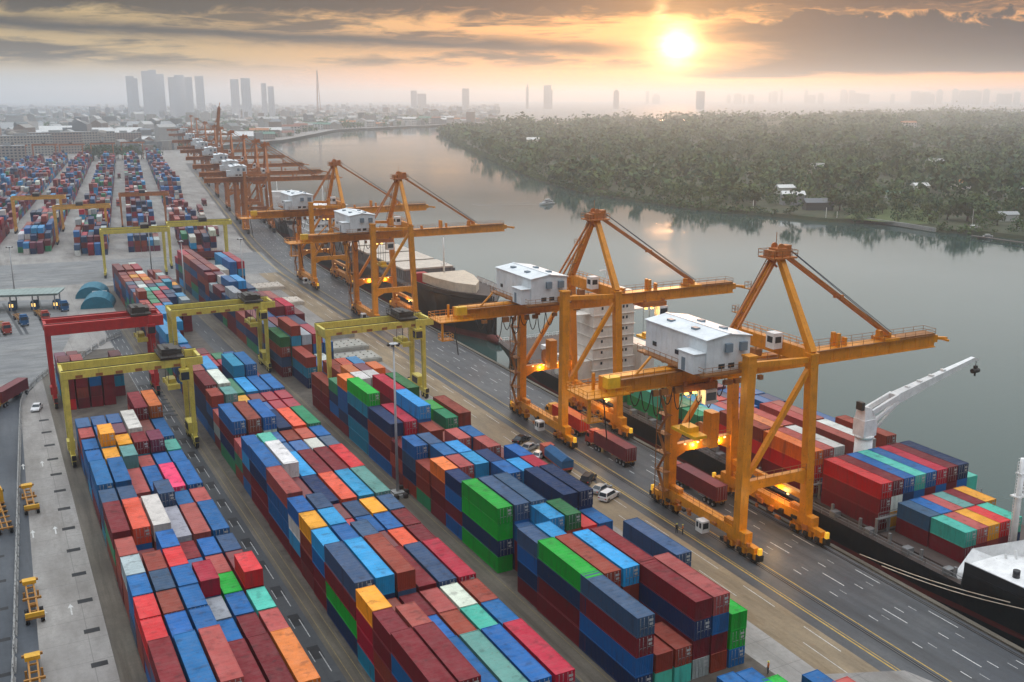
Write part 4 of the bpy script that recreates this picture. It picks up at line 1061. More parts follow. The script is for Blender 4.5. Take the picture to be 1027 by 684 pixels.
def make_ship(label, u_bow, u_stern, v_side, slope, beam, deck, bulw=3.2, black=None, stripe=True, fore=26.):
    """bow towards the viewer (-y); origin amidships at the waterline"""
    L = u_stern - u_bow
    um = (u_bow+u_stern)/2
    root = empty('cargo_ship', um, v_side + slope*(um - u_bow) + beam/2, 0., -math.atan(slope))
    tag(root, label, 'ship')
    hb = beam/2; z = [WATER-1.5, -2.2, -1.35, deck-.45, deck]
    st = []
    y0 = -L/2
    for f, dk, wl, rise in ((0.,.04,.02,bulw),(.012,.20,.07,bulw),(.035,.46,.22,bulw*.97),(.07,.76,.5,bulw*.9),(.11,.93,.76,bulw*.8),(fore/L-.001,.995,.93,bulw*.7),(fore/L,.995,.93,.0),(.26,1.,1.,0),(.5,1.,1.,0),(.86,1.,1.,0),(.95,.97,.86,.6),(1.,.86,.6,.8)):
        st.append((y0+f*L, [hb*wl*.96, hb*wl, hb*(wl+.1*(dk-wl)), hb*(dk*.8+wl*.2) if f < .2 else hb*dk, hb*dk], [0,0,0,rise,rise]))
    mb = MB(); hull_part(mb, st, z, [0,1,0,0] if stripe == 'band' else [2,1,0,0])
    o = mb.build('hull', [M['hullblack'], M['hullred'] if stripe else M['hullblack'], M['hullred'] if stripe else M['hullblack'], M['deckgrey']], root)
    # gunwale rail
    r = MB()
    for s in (-1, 1):
        pts = [(s*h[-1]*.985, y, deck + d[-1]) for y, h, d in st[6:]]
        for a, b in zip(pts[:-1], pts[1:]): r.rail([a, b], h=1.05, step=3., r=.04)
        # bulwark of the forecastle
        q = [(s*h[-1], y, deck + d[-1]) for y, h, d in st[:6]]
        for a, b in zip(q[:-1], q[1:]):
            mid = ((a[0]+b[0])/2, (a[1]+b[1])/2)
            r.mat(1).add([a, b, (b[0],b[1],b[2]+1.4), (a[0],a[1],a[2]+1.4)], [(0,1,2,3)]).mat(2)
            r.add([(a[0]*.98,a[1]+.05,a[2]),(b[0]*.98,b[1]+.05,b[2]),(b[0]*.98,b[1]+.05,b[2]+1.38),(a[0]*.98,a[1]+.05,a[2]+1.38)], [(0,1,2,3)])
            for t in (.2,.5,.8):
                p = Vector(a).lerp(Vector(b), t); r.bar((p.x*.975,p.y,p.z),(p.x*.9,p.y,p.z+.05),.1,.1); r.bar((p.x*.9,p.y,p.z),(p.x*.975,p.y,p.z+1.3),.12,.12)
            r.mat(0)
    r.build('bulwark_rail', [M['hatchside'], M['hullblack'], M['whitepaint']], root)
    return root, um, L
def ship_mats():
    M['hullblack'] = paint('black_hull_paint', (.012,.013,.017), .4, (.10,.04,.03), .25, .25, dirt=.3)
    M['hullred'] = paint('red_antifouling', (.13,.022,.022), .6, (.06,.03,.02), .5, .4, dirt=.4)
    M['deckgrey'] = paint('grey_deck_paint', (.075,.055,.048), .7, (.12,.06,.04), .7, .5)
    M['hatchbeige'] = paint('beige_hatch_cover', (.58,.51,.43), .6, (.25,.12,.07), .6, .4, dirt=.35)
    M['hatchside'] = paint('grey_hatch_side', (.20,.20,.20), .6, (.16,.08,.05), .6, .4, dirt=.5)
    M['shipwhite'] = paint('warm_white_ship_paint', (.74,.70,.64), .5, (.35,.2,.1), .3, .5, dirt=.12); M['cream'] = paint('cream_ship_paint', (.66,.55,.42), .5, (.35,.2,.1), .4, .5, dirt=.2)
    M['greenhull'] = paint('green_deck_paint', (.04,.17,.10), .6, (.12,.06,.04), .5, .5)
SHIP = dict(slope=.031, v0=118.2)
def ship_uv(u, x):
    """deck position: u along the quay, x metres in from the quay-side of the hull"""
    return u, SHIP['v0'] + SHIP['slope']*(u-100.) + x
def ship_bay(bi, u_near, L, x0, base, specs):
    rnd = random.Random(bi*7+1); a = math.atan(SHIP['slope'])
    for r, sp in enumerate(specs.split()):
        if sp == '-': continue
        u, v = ship_uv(u_near, x0 + r*2.56); z = base; ls = stack_letters(sp, rnd)
        for t, c in enumerate(ls):
            CONT.append(dict(key=('ship', bi, r, t), u=u, v=v, z=z, L=6.25 if L == 20 else 12.75, h=H20 if L == 20 else H40, c=c, block='ship', bay=bi, row=r, tier=t, n=len(ls), turn=False, rot=a))
            z += (H20 if L == 20 else H40) + .015
def plan_ship_containers():
    b = 2.55
    ship_bay(0, 89.3, 20, 5.1, b, 'TM SM Y2 R2 T2')
    ship_bay(1, 95.8, 20, 5.0, b, 'AM BM SM JM MS Y2')
    ship_bay(2, 103.7, 40, 2.7, b, 'RMM MWY BVB T3 B3 P3 M3 V3 T2')
    ship_bay(3, 119.8, 40, 3.2, b, 'KRM S3 W3 - S3 W3 K2 N3 M2')
    ship_bay(4, 133.2, 40, 3.4, b, 'NRM K3 S3 W2 S3 N3 W2 N2 B2')
    ship_bay(5, 152.0, 20, 3.2, b, 'G2 T2 L2 P2 U2 B2 N1 B2 V2')
    ship_bay(6, 158.8, 20, 3.2, b, 'G2 G2 L2 T2 R2 V2 B2 P2 B2')
    ship_bay(7, 166., 40, 3.2, b, 'T2 G2 G2 B2 M2 N2 U2 B1 V1')
    ship_bay(8, 180.5, 20, 3.4, b, 'G1 - C1 M1 - B1 N1 - G1')
def build_ships():
    ship_mats()
    root, um, L = make_ship('black hulled container ship with white deck crane, moored under the two nearest quay cranes', 38., 244., SHIP['v0']-1.9, SHIP['slope'], 26.4, 2.2, stripe='band', fore=47.)
    part = lambda mb, name, mats, par=root: mb.build(name, mats, par)
    Y = lambda u: u - um
    hb = 13.2
    # hatch coamings, lashing bridges and the white posts along the quay side
    h = MB()
    for a, b_ in ((88.5,102.4),(103,117),(119,146.5),(151,186)): h.box(-hb+2.2,hb-2.2,Y(a),Y(b_),2.203,2.5)
    part(h, 'hatch_coaming', M['deckgrey'])
    for a in (102.6, 118.2, 147.4, 187.): 
        lb = MB()
        for x in np.linspace(-hb+1.6, hb-1.6, 10): lb.box(x-.12,x+.12,Y(a)-.25,Y(a)+.25,2.2,5.)
        for z in (4.9,): lb.box(-hb+1.5,hb-1.5,Y(a)-.3,Y(a)+.3,z,z+.15)
        lb.rail([(-hb+1.5,Y(a)-.3,5.05),(hb-1.5,Y(a)-.3,5.05)], step=2.2, r=.03)
        part(lb, 'lashing_bridge', M['hatchside'])
    for u in np.arange(87, 190, 6.2): part(MB().box(-hb+1.0,-hb+1.4,Y(u)-.2,Y(u)+.2,2.2,3.9+.4*math.sin(u*3.)), 'deck_post', M['hatchside'])
    for u in np.arange(88, 190, 7.7): part(MB().box(-hb+.5,-hb+1.9,Y(u)-.5,Y(u)+.7,2.2,3.2), 'winch_box', M['hatchside'])
    # white breakwater and foremast at the forecastle
    bw = MB(); yb = Y(86.5)
    bw.add([(-hb+1.2,yb,2.2),(0,yb-7.5,2.2),(hb-1.2,yb,2.2),(hb-1.2,yb+1.6,8.2),(0,yb-6.,9.2),(-hb+5.2,yb+1.2,5.6),(-hb+1.2,yb+.5,3.0)], [(0,1,4,5,6),(1,2,3,4)])
    for k in range(1, 10):
        t = k/10.; x = -hb+1.2 + t*(hb-1.2); y = yb - 7.5*t; zt = 3.0 + (9.2-3.)*t
        bw.bar((x, y+.3, 2.2),(x, y+.3+1.3*t, zt-.1),.18,.35)
    part(bw, 'breakwater', M['whitepaint'])
    fm = MB().tube((1.2,Y(88.),2.2),(1.2,Y(88.),18.),.55,.4,n=10); fm.box(.2,2.2,Y(87.3),Y(88.7),12.,12.2).box(.5,1.9,Y(87.5),Y(88.5),15.6,15.8)
    fm.rail([(.2,Y(87.3),12.2),(2.2,Y(87.3),12.2),(2.2,Y(88.7),12.2)], step=.7, r=.03)
    for k in range(34): fm.bar((.45,Y(87.8),2.6+k*.47),(.45,Y(88.2),2.6+k*.47),.05)
    for d in (87.8,88.2): fm.bar((.45,Y(d),2.4),(.45,Y(d),17.6),.06)
    part(fm, 'foremast', M['whitepaint'])
    for u in (79., 76.5): part(MB().tube((-hb+3.4,Y(u),5.36),(-hb+3.4,Y(u),6.4),.5,n=10), 'mooring_bollard', M['hullblack'])
    part(MB().prism([(-12.3,Y(84.8)),(12.3,Y(84.8)),(11.6,Y(72)),(10.,Y(62)),(6.,Y(52)),(0,Y(44)),(-6.,Y(52)),(-10.,Y(62)),(-11.6,Y(72))], 4.46, 5.35), 'forecastle_deck', M['whitepaint'])
    # white deck crane: pedestal, turning housing, jib, luffing struts and a dark hook block
    c0 = Vector((.2, Y(118.), 2.2)); zt = 12.2
    cr = MB().tube(c0, (c0.x,c0.y,zt), 1.75, 1.5, n=20); ped = part(cr, 'crane_pedestal', M['whitepaint'])
    hs = MB().tube((c0.x,c0.y,zt+.003),(c0.x,c0.y,zt+.4),1.7,n=20).box(c0.x-1.5,c0.x+1.5,c0.y-1.3,c0.y+1.3,zt+.4,zt+3.4)
    hs.add([(c0.x-1.4,c0.y-1.2,zt+3.4),(c0.x+1.4,c0.y-1.2,zt+3.4),(c0.x+1.4,c0.y+1.2,zt+3.4),(c0.x-1.4,c0.y+1.2,zt+3.4),(c0.x-1.2,c0.y-.9,zt+5.8),(c0.x+.4,c0.y-.9,zt+5.4),(c0.x+.4,c0.y+.9,zt+5.4),(c0.x-1.2,c0.y+.9,zt+5.8)],
           [(4,5,6,7),(0,1,5,4),(1,2,6,5),(2,3,7,6),(3,0,4,7)])
    hs.mat(1).box(c0.x-1.9,c0.x-1.2,c0.y-.8,c0.y+.6,zt+5.2,zt+6.6).box(c0.x+1.5,c0.x+1.6,c0.y-.9,c0.y+.3,zt+1.2,zt+2.4)
    hou = part(hs, 'crane_housing', [M['whitepaint'], M['darksteel']], ped)
    tip = Vector((c0.x+27.5, c0.y+1.5, zt+10.6)); a = Vector((c0.x+.5,c0.y,zt+4.6)); kn = a.lerp(tip, .24)
    jb = MB()
    for s in (-1,1):
        jb.bar(a+Vector((0,s*.95,0)), kn+Vector((0,s*.9,.55)), .45,.9); jb.bar(Vector((c0.x+1.3,c0.y+s*.95,zt+3.2)), kn+Vector((0,s*.9,-.5)), .4,.6)
    jb.bar(kn-(tip-kn)*.02, tip, 1.7, 1.9, w2=.8, h2=.7); jb.bar(tip, tip+Vector((1.1,0,-.35)), .6,.5)
    for k in (.15,.3,.45,.6): p = kn.lerp(tip,k); jb.cbox(p.x,p.y,p.z+1.0-k*.4,.5,.9,.35)
    part(jb, 'crane_jib', M['whitepaint'], ped)
    part(MB().tube((c0.x+1.4,c0.y-.5,zt+.9), kn+Vector((.4,-.5,-.8)), .2, n=8).tube((c0.x+1.4,c0.y+.5,zt+.9), kn+Vector((.4,.5,-.8)), .2, n=8), 'luffing_strut', M['whitepaint'], ped)
    hk = MB().path([tuple(tip+Vector((.9,0,-.3))), tuple(tip+Vector((.9,0,-1.5)))], .06, 5); p = tip+Vector((.9,0,-2.3)); hk.cbox(p.x,p.y,p.z+.5,.6,.5,.8).tube((p.x-.85,p.y,p.z-.1),(p.x+.85,p.y,p.z-.1),.45,n=10).tube((p.x,p.y,p.z-.5),(p.x,p.y,p.z-1.1),.18,n=6)
    part(hk, 'hook_block', M['darksteel'], ped)
    # white deckhouse, funnel and mast
    dy0 = 199.; x0 = -hb+6.2
    dh = MB()
    for k in range(7): z = 2.2 + k*2.75; dh.box(x0, x0+11.6, Y(dy0), Y(dy0+11.), z, z+2.7); dh.box(x0-.25,x0+11.85,Y(dy0)-.25,Y(dy0+11.),z+2.7,z+2.75)
    dh.box(x0-4.6,x0+17.4,Y(dy0+.6),Y(dy0+11),2.2,7.4).box(x0-4.,x0+17.6,Y(dy0+1.5),Y(dy0+5),18.8,19.)
    dh.box(x0+.6,x0+11.2,Y(dy0+.5),Y(dy0+7.),21.5,24.2).box(x0+12.8,x0+16.6,Y(dy0-2.),Y(dy0+8),2.2,10.2)
    house = part(dh, 'deckhouse', M['shipwhite'])
    for k in range(1, 7):
        for i in (2.2, 8.2, 9.2): part(MB().box(x0+i,x0+i+.55,Y(dy0)-.03,Y(dy0)-.003,3.5+k*2.75,4.2+k*2.75), 'window', M['glassdark'], house)
    part(MB().box(x0+1,x0+10.8,Y(dy0+.5)-.03,Y(dy0+.5)-.003,22.6,23.7), 'bridge_window', M['glassdark'], house)
    mm = MB().tube((x0+6.5,Y(dy0+5),24.2),(x0+6.5,Y(dy0+5),33.),.4,.15,n=8).box(x0+4.4,x0+8.6,Y(dy0+4.8),Y(dy0+5.2),28.6,28.8).box(x0+5.4,x0+7.6,Y(dy0+4.),Y(dy0+4.3),30.3,30.6).box(x0+4,x0+5.2,Y(dy0+4),Y(dy0+5),24.2,25.6)
    part(mm, 'radar_mast', M['whitepaint'], house)
    part(MB().box(x0+4.,x0+9.2,Y(dy0+14),Y(dy0+19),2.2,17.5), 'funnel', M['hullblack'])
    sr = MB().rail([(-hb*.86,Y(243.),3.),(hb*.86,Y(243.),3.)], step=1.4, r=.04).box(-4,-1,Y(228),Y(232),2.2,4.).box(2,5,Y(226),Y(231),2.2,4.4); sr.box(-9,-8,Y(233),Y(240),2.2,6.5).box(-9,-6.5,Y(238),Y(240),2.2,6.5)
    part(sr, 'stern_gear', M['whitepaint'])
    # mooring lines to the quay
    ml = MB()
    for (ua, xa, za), ub in (((77., 1.6, 3.3), 101.), ((75., 1.8, 3.2), 96.5)):
        a = Vector((-hb+xa-1.6, Y(ua), za)); e = Vector((-hb-3.2, Y(ub), .7)); pts = []
        for i in range(9): t = i/8.; p = a.lerp(e, t); p.z -= 1.1*math.sin(math.pi*t)*.5; pts.append(tuple(p))
        ml.path(pts, .07, 5)
    part(ml, 'mooring_rope', M['cream'])
    # ---- ship with the hatch covers
    r3, um3, L3 = make_ship('black hulled ship with beige hatch covers and cream bow, under the middle quay cranes', 266., 494., 123.4, .036, 23., 7.2, bulw=2.6, fore=40.)
    Y3 = lambda u: u - um3; hb3 = 11.5
    p3 = lambda mb, name, mats: mb.build(name, mats, r3)
    for a, b_ in ((322,338),(341,360),(363,382),(385,404),(407,425)):
        c = MB().box(-hb3+2.2,hb3-2.5,Y3(a),Y3(b_),7.2,11.2); c.mat(1).box(-hb3+2.,hb3-2.3,Y3(a)-.2,Y3(b_)+.2,11.2,11.75); c.mat(0)
        for u in np.arange(a+.8, b_, 2.1): c.box(-hb3+1.95,-hb3+2.2,Y3(u)-.2,Y3(u)+.2,7.2,11.19)
        for x in np.arange(-hb3+3, hb3-2.6, 2.1): c.box(x-.2,x+.2,Y3(a)-.25,Y3(a),7.2,11.19)
        p3(c, 'hatch_cover', [M['hatchside'], M['hatchbeige']])
    p3(MB().prism([(-7.5,Y3(309)),(7.8,Y3(309)),(7.,Y3(299)),(4.2,Y3(288)),(0,Y3(281)),(-4.2,Y3(288)),(-6.8,Y3(299))], 9.3, 12.2), 'forecastle', M['cream'])
    p3(MB().box(-8,-3,Y3(316),Y3(319),7.2,11.), 'winch_house', M['rtgred']); p3(MB().box(3,8,Y3(315),Y3(319),7.2,10.), 'winch_house', M['rtgred'])
    p3(MB().tube((0,Y3(308),12.2),(0,Y3(308),24.),.35,.15,n=8).box(-1,1,Y3(307.6),Y3(308.4),15,15.2), 'foremast', M['whitepaint'])
    gg = MB().rail([(-hb3+.6,Y3(318),7.2),(-hb3+.6,Y3(440),7.2)], step=2.5, r=.05)
    p3(gg, 'handrail', M['hatchside'])
    for u in np.arange(320, 436, 3.3): p3(MB().box(hb3-2,hb3-1.2,Y3(u)-.4,Y3(u)+.4,7.2,9.6+1.2*math.sin(u*5)), 'deck_post', M['hatchside'])
    d3 = MB()
    for k in range(5): z = 7.2+k*2.8; d3.box(-9.5+k*.3,9.5-k*.3,Y3(452),Y3(466),z,z+2.7); d3.box(-9.8,9.8,Y3(451.5),Y3(466),z+2.7,z+2.78)
    dk3 = p3(d3, 'deckhouse', M['whitepaint'])
    for k in range(1,5):
        for x in np.arange(-7, 7.5, 2.): MB().box(x,x+.8,Y3(452)-.05,Y3(452)-.003,8.6+k*2.8,9.4+k*2.8).build('window', M['glassdark'], dk3)
    p3(MB().tube((0,Y3(460),21.2),(0,Y3(460),31.),.3,.12,n=8), 'radar_mast', M['whitepaint'])
    bulb = MB()
    for i in range(8): bulb.tube((0,-L3/2-3.6+i*1.1,-2.4),(0,-L3/2-3.6+(i+1)*1.1,-2.4),1.6*math.sin(math.pi*(i+.6)/10.)**.5+.05,1.6*math.sin(math.pi*(i+1.6)/10.)**.5+.05,n=10,caps=i == 0)
    p3(bulb, 'bulbous_bow', M['hullred'])
    # ---- a smaller dark coaster beyond, at the bend of the quay
    r4, um4, L4 = make_ship('dark coaster moored at the bend behind the rust brown quay cranes', 516., 640., 138.4, .135, 19., 3.2, bulw=2., fore=22.)
    Y4 = lambda u: u - um4; p4_ = lambda mb, name, mats: mb.build(name, mats, r4)
    rnd = random.Random(3)
    for a in (545, 560, 575, 590):
        c = MB().box(-7.,7.,Y4(a),Y4(a+13),3.203,5.2+rnd.random()*3); p4_(c, 'hatch_cover', M['hatchside'] if rnd.random() < .5 else M['hatchbeige'])
    p4_(MB().box(-7,7,Y4(612),Y4(622),3.2,11.).box(-5,5,Y4(612.5),Y4(620),11.,14.), 'deckhouse', M['whitepaint'])
    p4_(MB().tube((0,Y4(618),14),(0,Y4(618),21),.3,.1,n=6), 'radar_mast', M['whitepaint'])
# ------------------------------------------------------------ vehicles, people and yard furniture
def road_mats():
    M['truckred'] = paint('faded_red_lorry_paint', (.40,.05,.03), .45); M['truckyellow'] = paint('yellow_lorry_paint', (.72,.38,.02), .45)
    M['cargored'] = paint('bright_red_container_paint', (.62,.035,.015), .5, dirt=.15); M['cargomaroon'] = paint('maroon_container_paint', (.17,.022,.03), .5)
    M['cargotop'] = paint('sunlit_orange_container_paint', (.68,.16,.03), .5, dirt=.15)  # top of the red lorry container: sunlight put into a brighter, oranger colour
    M['carwhite'] = paint('white_car_paint', (.72,.72,.72), .25, amount=.0, dirt=.05); M['carblack'] = paint('black_car_paint', (.015,.015,.018), .2, amount=0., dirt=.1)
    M['carsilver'] = paint('silver_car_paint', (.36,.38,.4), .25, metal=.4, amount=0., dirt=.1); M['carblue'] = paint('blue_lorry_tarpaulin', (.012,.10,.24), .7, amount=.1)
    M['chassis'] = paint('orange_trailer_steel', (.38,.17,.025), .6, (.12,.05,.02), .8, .9); M['barrier'] = ground_mat('barrier_concrete', (.34,.34,.33), (.44,.44,.42), (.2,.2,.2), .8, .4)
    M['skin'] = plain('skin', (.30,.17,.11), .6); M['navycloth'] = plain('dark_navy_cloth', (.02,.025,.04), .9); M['hivis'] = plain('orange_safety_vest', (.6,.16,.02), .8); M['hat'] = plain('hard_hat_shell', (.6,.55,.1), .4)
    M['tarp'] = paint('teal_blue_tarpaulin', (.01,.16,.24), .6, (.02,.1,.12), .3, .4, dirt=.2); M['canopy'] = paint('pale_green_grey_roof', (.27,.34,.32), .6, (.3,.25,.2), .4, .3)
    M['taillamp'] = plain('red_tail_lamp', (.5,.02,.02), .3); M['headlamp'] = plain('clear_headlamp', (.7,.7,.72), .15)
    M['warmlamp'] = glow('lit_yellow_booth_lamp', (1.,.62,.18), 2.)

def wheels(parent, pts, r=.5, w=.32):
    for x, y in pts:
        t = MB().tube((x-w/2,y,r),(x+w/2,y,r),r,n=16); t.mat(1).tube((x-w/2-.02,y,r),(x+w/2+.02,y,r),r*.55,n=12)
        t.build('wheel', [M['black'], M['galv']], parent)
def make_lorry(label, cabm, cargo=None, top=None, group='lorries hauling containers on the quay road'):
    """tractor and skeletal trailer, driving direction +y, origin under the trailer's middle"""
    root = empty('container_lorry', 0, 0); tag(root, label, 'lorry', group)
    P = lambda mb, n, m, par=root: mb.build(n, m, par)
    t = MB().box(-.5,-.3,-6.2,6.,1.0,1.3).box(.3,.5,-6.2,6.,1.,1.3)
    for y in (-6.,-3.5,-1,1.5,4,6.): t.box(-1.2,1.2,y-.12,y+.12,1.15,1.38)
    tr = P(t, 'trailer', M['chassis']); wheels(tr, [(s*.95, y) for s in (-1,1) for y in (-5.2,-4.0,-2.8)], .5, .5)
    c = MB().box(-.45,.45,3.2,9.4,.75,1.05)
    c.add([(-1.2,7.3,1.),(1.2,7.3,1.),(1.2,9.5,1.),(-1.2,9.5,1.),(-1.2,7.3,3.1),(1.2,7.3,3.1),(1.15,9.15,3.1),(-1.15,9.15,3.1),(-1.2,9.5,1.95),(1.2,9.5,1.95)],
          [(0,3,2,1),(4,5,6,7),(0,1,5,4),(1,2,9,6,5),(0,4,7,8,3),(3,8,9,2),(8,7,6,9)])
    c.box(-1.,1.,7.2,8.6,3.1,3.6).box(-1.2,1.2,9.5,9.62,.55,1.2)
    cab = P(c, 'cab', cabm); wheels(cab, [(s*1., y) for s in (-1,1) for y in (8.5,5.2,4.1)], .5, .36)
    P(MB().add([(-1.05,9.51,2.02),(1.05,9.51,2.02),(1.0,9.2,2.95),(-1.,9.2,2.95)], [(0,1,2,3)]).box(-1.215,-1.2,7.9,9.,2.05,2.8).box(1.2,1.215,7.9,9.,2.05,2.8), 'windscreen', M['glassdark'], cab)
    for s in (-1,1): P(MB().cbox(s*.9,9.64,.9,.35,.05,.2), 'headlight', M['headlamp'], cab); P(MB().cbox(s*1.38,9.1,2.4,.2,.1,.5), 'mirror', M['darksteel'], cab)
    if cargo:
        b = MB(); corrugated(b,-1.21,-6.1,6.1,1.45,3.95,-1,38); corrugated(b,1.21,-6.1,6.1,1.45,3.95,1,38)
        b.box(-1.2,1.2,-6.15,-6.08,1.4,4.).box(-1.2,1.2,6.08,6.15,1.4,4.).box(-1.24,-1.14,-6.16,6.16,3.9,4.02).box(1.14,1.24,-6.16,6.16,3.9,4.02).box(-1.24,1.24,-6.16,6.16,1.36,1.46)
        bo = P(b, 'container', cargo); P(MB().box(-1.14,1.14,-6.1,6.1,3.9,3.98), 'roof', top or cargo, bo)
        for x in (-.85,-.35,.35,.85): P(MB().tube((x,-6.2,1.5),(x,-6.2,3.9),.03,n=6), 'lock_rod', M['galv'], bo)
    return root
def make_car(label, paintm, kind='saloon', group='cars parked behind the quay-side block'):
    root = empty('parked_car', 0, 0); tag(root, label, 'car', group); P = lambda mb, n, m, par=root: mb.build(n, m, par)
    suv = kind == 'suv'; h1 = .95 if not suv else 1.1; h2 = 1.45 if not suv else 1.78; L = 2.25 if not suv else 2.35; W = .9
    b = MB()
    prof = [(-L,.35),(-L,h1-.12),(-L+.1,h1),(L-1.2,h1-.02),(L-.15,h1-.25),(L,h1-.4),(L,.35)]
    n = len(prof)
    vs = [(-W,y,z) for y,z in prof] + [(W,y,z) for y,z in prof]
    b.add(vs, [tuple(range(n))[::-1], tuple(range(n,2*n))] + [(k,(k+1)%n,n+(k+1)%n,n+k) for k in range(n)])
    y0, y1 = (-L+.55, L-1.25) if not suv else (-L+.06, L-1.25); a, c = (.65,.6) if not suv else (.25,.65)
    b.add([(-W+.06,y0,h1-.01),(W-.06,y0,h1-.01),(W-.06,y1,h1-.03),(-W+.06,y1,h1-.03),(-W+.2,y0+a,h2),(W-.2,y0+a,h2),(W-.2,y1-c,h2),(-W+.2,y1-c,h2)], [(4,5,6,7),(0,1,5,4),(1,2,6,5),(2,3,7,6),(3,0,4,7)])
    body = P(b, 'body', paintm)
    def quad(p, q, r, s, k=.14, out=.012):
        p, q, r, s = map(Vector, (p,q,r,s)); c = (p+q+r+s)/4; nrm = (q-p).cross(s-p).normalized()*out
        return [tuple(x.lerp(c, k)+nrm) for x in (p,q,r,s)]
    for sgn in (-1,1):
        x0, x1 = sgn*(W-.06), sgn*(W-.2)
        pts = [(x0,y0,h1),(x0,y1,h1-.02),(x1,y1-c,h2),(x1,y0+a,h2)]
        if sgn < 0: pts = pts[::-1]
        P(MB().add(quad(*pts), [(0,1,2,3)]), 'side_window', M['glassdark'])
        P(MB().cbox(sgn*.62,L-.02,.68,.4,.08,.16), 'headlight', M['headlamp']); P(MB().cbox(sgn*.7,-L-.01,.8,.25,.05,.2), 'tail_light', M['taillamp'])
    P(MB().add(quad((W-.06,y1,h1-.02),(-W+.06,y1,h1-.02),(-W+.2,y1-c,h2),(W-.2,y1-c,h2),.08), [(0,1,2,3)]), 'windscreen', M['glassdark'])
    P(MB().add(quad((-W+.06,y0,h1),(W-.06,y0,h1),(W-.2,y0+a,h2),(-W+.2,y0+a,h2),.1), [(0,1,2,3)]), 'rear_window', M['glassdark'])
    wheels(root, [(s*(W-.1), y) for s in (-1,1) for y in (-L+.8, L-.85)], .33 if not suv else .38, .24)
    return root
def make_trailer(label):
    root = empty('chassis_trailer', 0, 0); tag(root, label, 'trailer', 'empty container trailers along the barrier')
    t = MB().box(-.62,-.4,-6.2,6.2,1.0,1.35).box(.4,.62,-6.2,6.2,1.,1.35)
    for y in np.arange(-5.9,6.3,1.95): t.box(-.6,.6,y-.08,y+.08,1.03,1.25)
    for y in (-6.1,6.1,-.1): t.box(-1.22,1.22,y-.16,y+.16,1.1,1.42)
    t.box(-.62,.62,-1.2,-.9,.4,1.).box(-1.05,-.75,2.6,2.8,.02,1.05).box(.75,1.05,2.6,2.8,.02,1.05)
    f = t.build('frame', M['chassis'], root); wheels(f, [(s*.95, y) for s in (-1,1) for y in (-5.1,-3.9,-2.7)], .5, .5)
    g = MB().box(-1.2,1.2,-6.3,-5.95,1.42,2.0).box(-.9,.9,4.4,5.6,1.36,1.9); g.build('headboard', M['truckyellow'], root)
    return root
def make_person(label, u, v, rot, top, arm=.25):
    root = D.objects.new('person', None)
    me = D.meshes.new('person'); bm = bmesh.new()
    J = [((0,0,.95),.15,.12),((0,0,1.18),.15,.11),((0,0,1.38),.17,.11),((0,.0,1.50),.06,.06),((0,.01,1.58),.075,.085),((0,.015,1.70),.085,.1),((0,.01,1.76),.05,.06),
         ((.1,0,.88),.09,.1),((.11,.02,.48),.065,.07),((.12,-.02,.08),.045,.05),((.12,.12,.03),.04,.035),
         ((-.1,0,.88),.09,.1),((-.11,-.02,.48),.065,.07),((-.12,-.05,.08),.045,.05),((-.12,.09,.03),.04,.035),
         ((.2,0,1.40),.06,.06),((.25,-.02,1.12),.045,.045),((.25,arm*.5,.90),.035,.035),((.25,arm*.6,.80),.03,.04),
         ((-.2,0,1.40),.06,.06),((-.25,-.02,1.12),.045,.045),((-.24,.1,.90),.035,.035),((-.24,.12,.80),.03,.04)]
    E_ = [(0,1),(1,2),(2,3),(3,4),(4,5),(5,6),(0,7),(7,8),(8,9),(9,10),(0,11),(11,12),(12,13),(13,14),(2,15),(15,16),(16,17),(17,18),(2,19),(19,20),(20,21),(21,22)]
    sk = bm.verts.layers.skin.verify()
    vs = [bm.verts.new(j[0]) for j in J]
    for a, b in E_: bm.edges.new((vs[a], vs[b]))
    for v_, j in zip(vs, J): v_[sk].radius = (j[1], j[2])
    vs[0][sk].use_root = True
    bm.to_mesh(me); bm.free()
    o = D.objects.new('person', me); COL.objects.link(o)
    o.modifiers.new('skin', 'SKIN'); s = o.modifiers.new('smooth', 'SUBSURF'); s.levels = s.render_levels = 1
    dg = bpy.context.evaluated_depsgraph_get(); m2 = D.meshes.new_from_object(o.evaluated_get(dg)); o.modifiers.clear(); o.data = m2
    m2.materials.clear()
    for m in (M['navycloth'], top, M['skin']): m2.materials.append(m)
    for p in m2.polygons:
        c = p.center; p.use_smooth = True
        p.material_index = 2 if c.z > 1.5 or (abs(c.x) > .2 and c.z < .9) else (1 if c.z > .98 and not (abs(c.x) > .22 and c.z < 1.2) else 0)
    h = MB().tube((0,.015,1.71),(0,.015,1.80),.13,.08,n=12).tube((0,.02,1.70),(0,.02,1.715),.16,n=12); h.build('helmet', M['hat'], o)
    o.location = (v, u, 0.02); o.rotation_euler = (0,0,rot)
    tag(o, label, 'person', 'people standing on the quay road'); D.objects.remove(root)
    return o
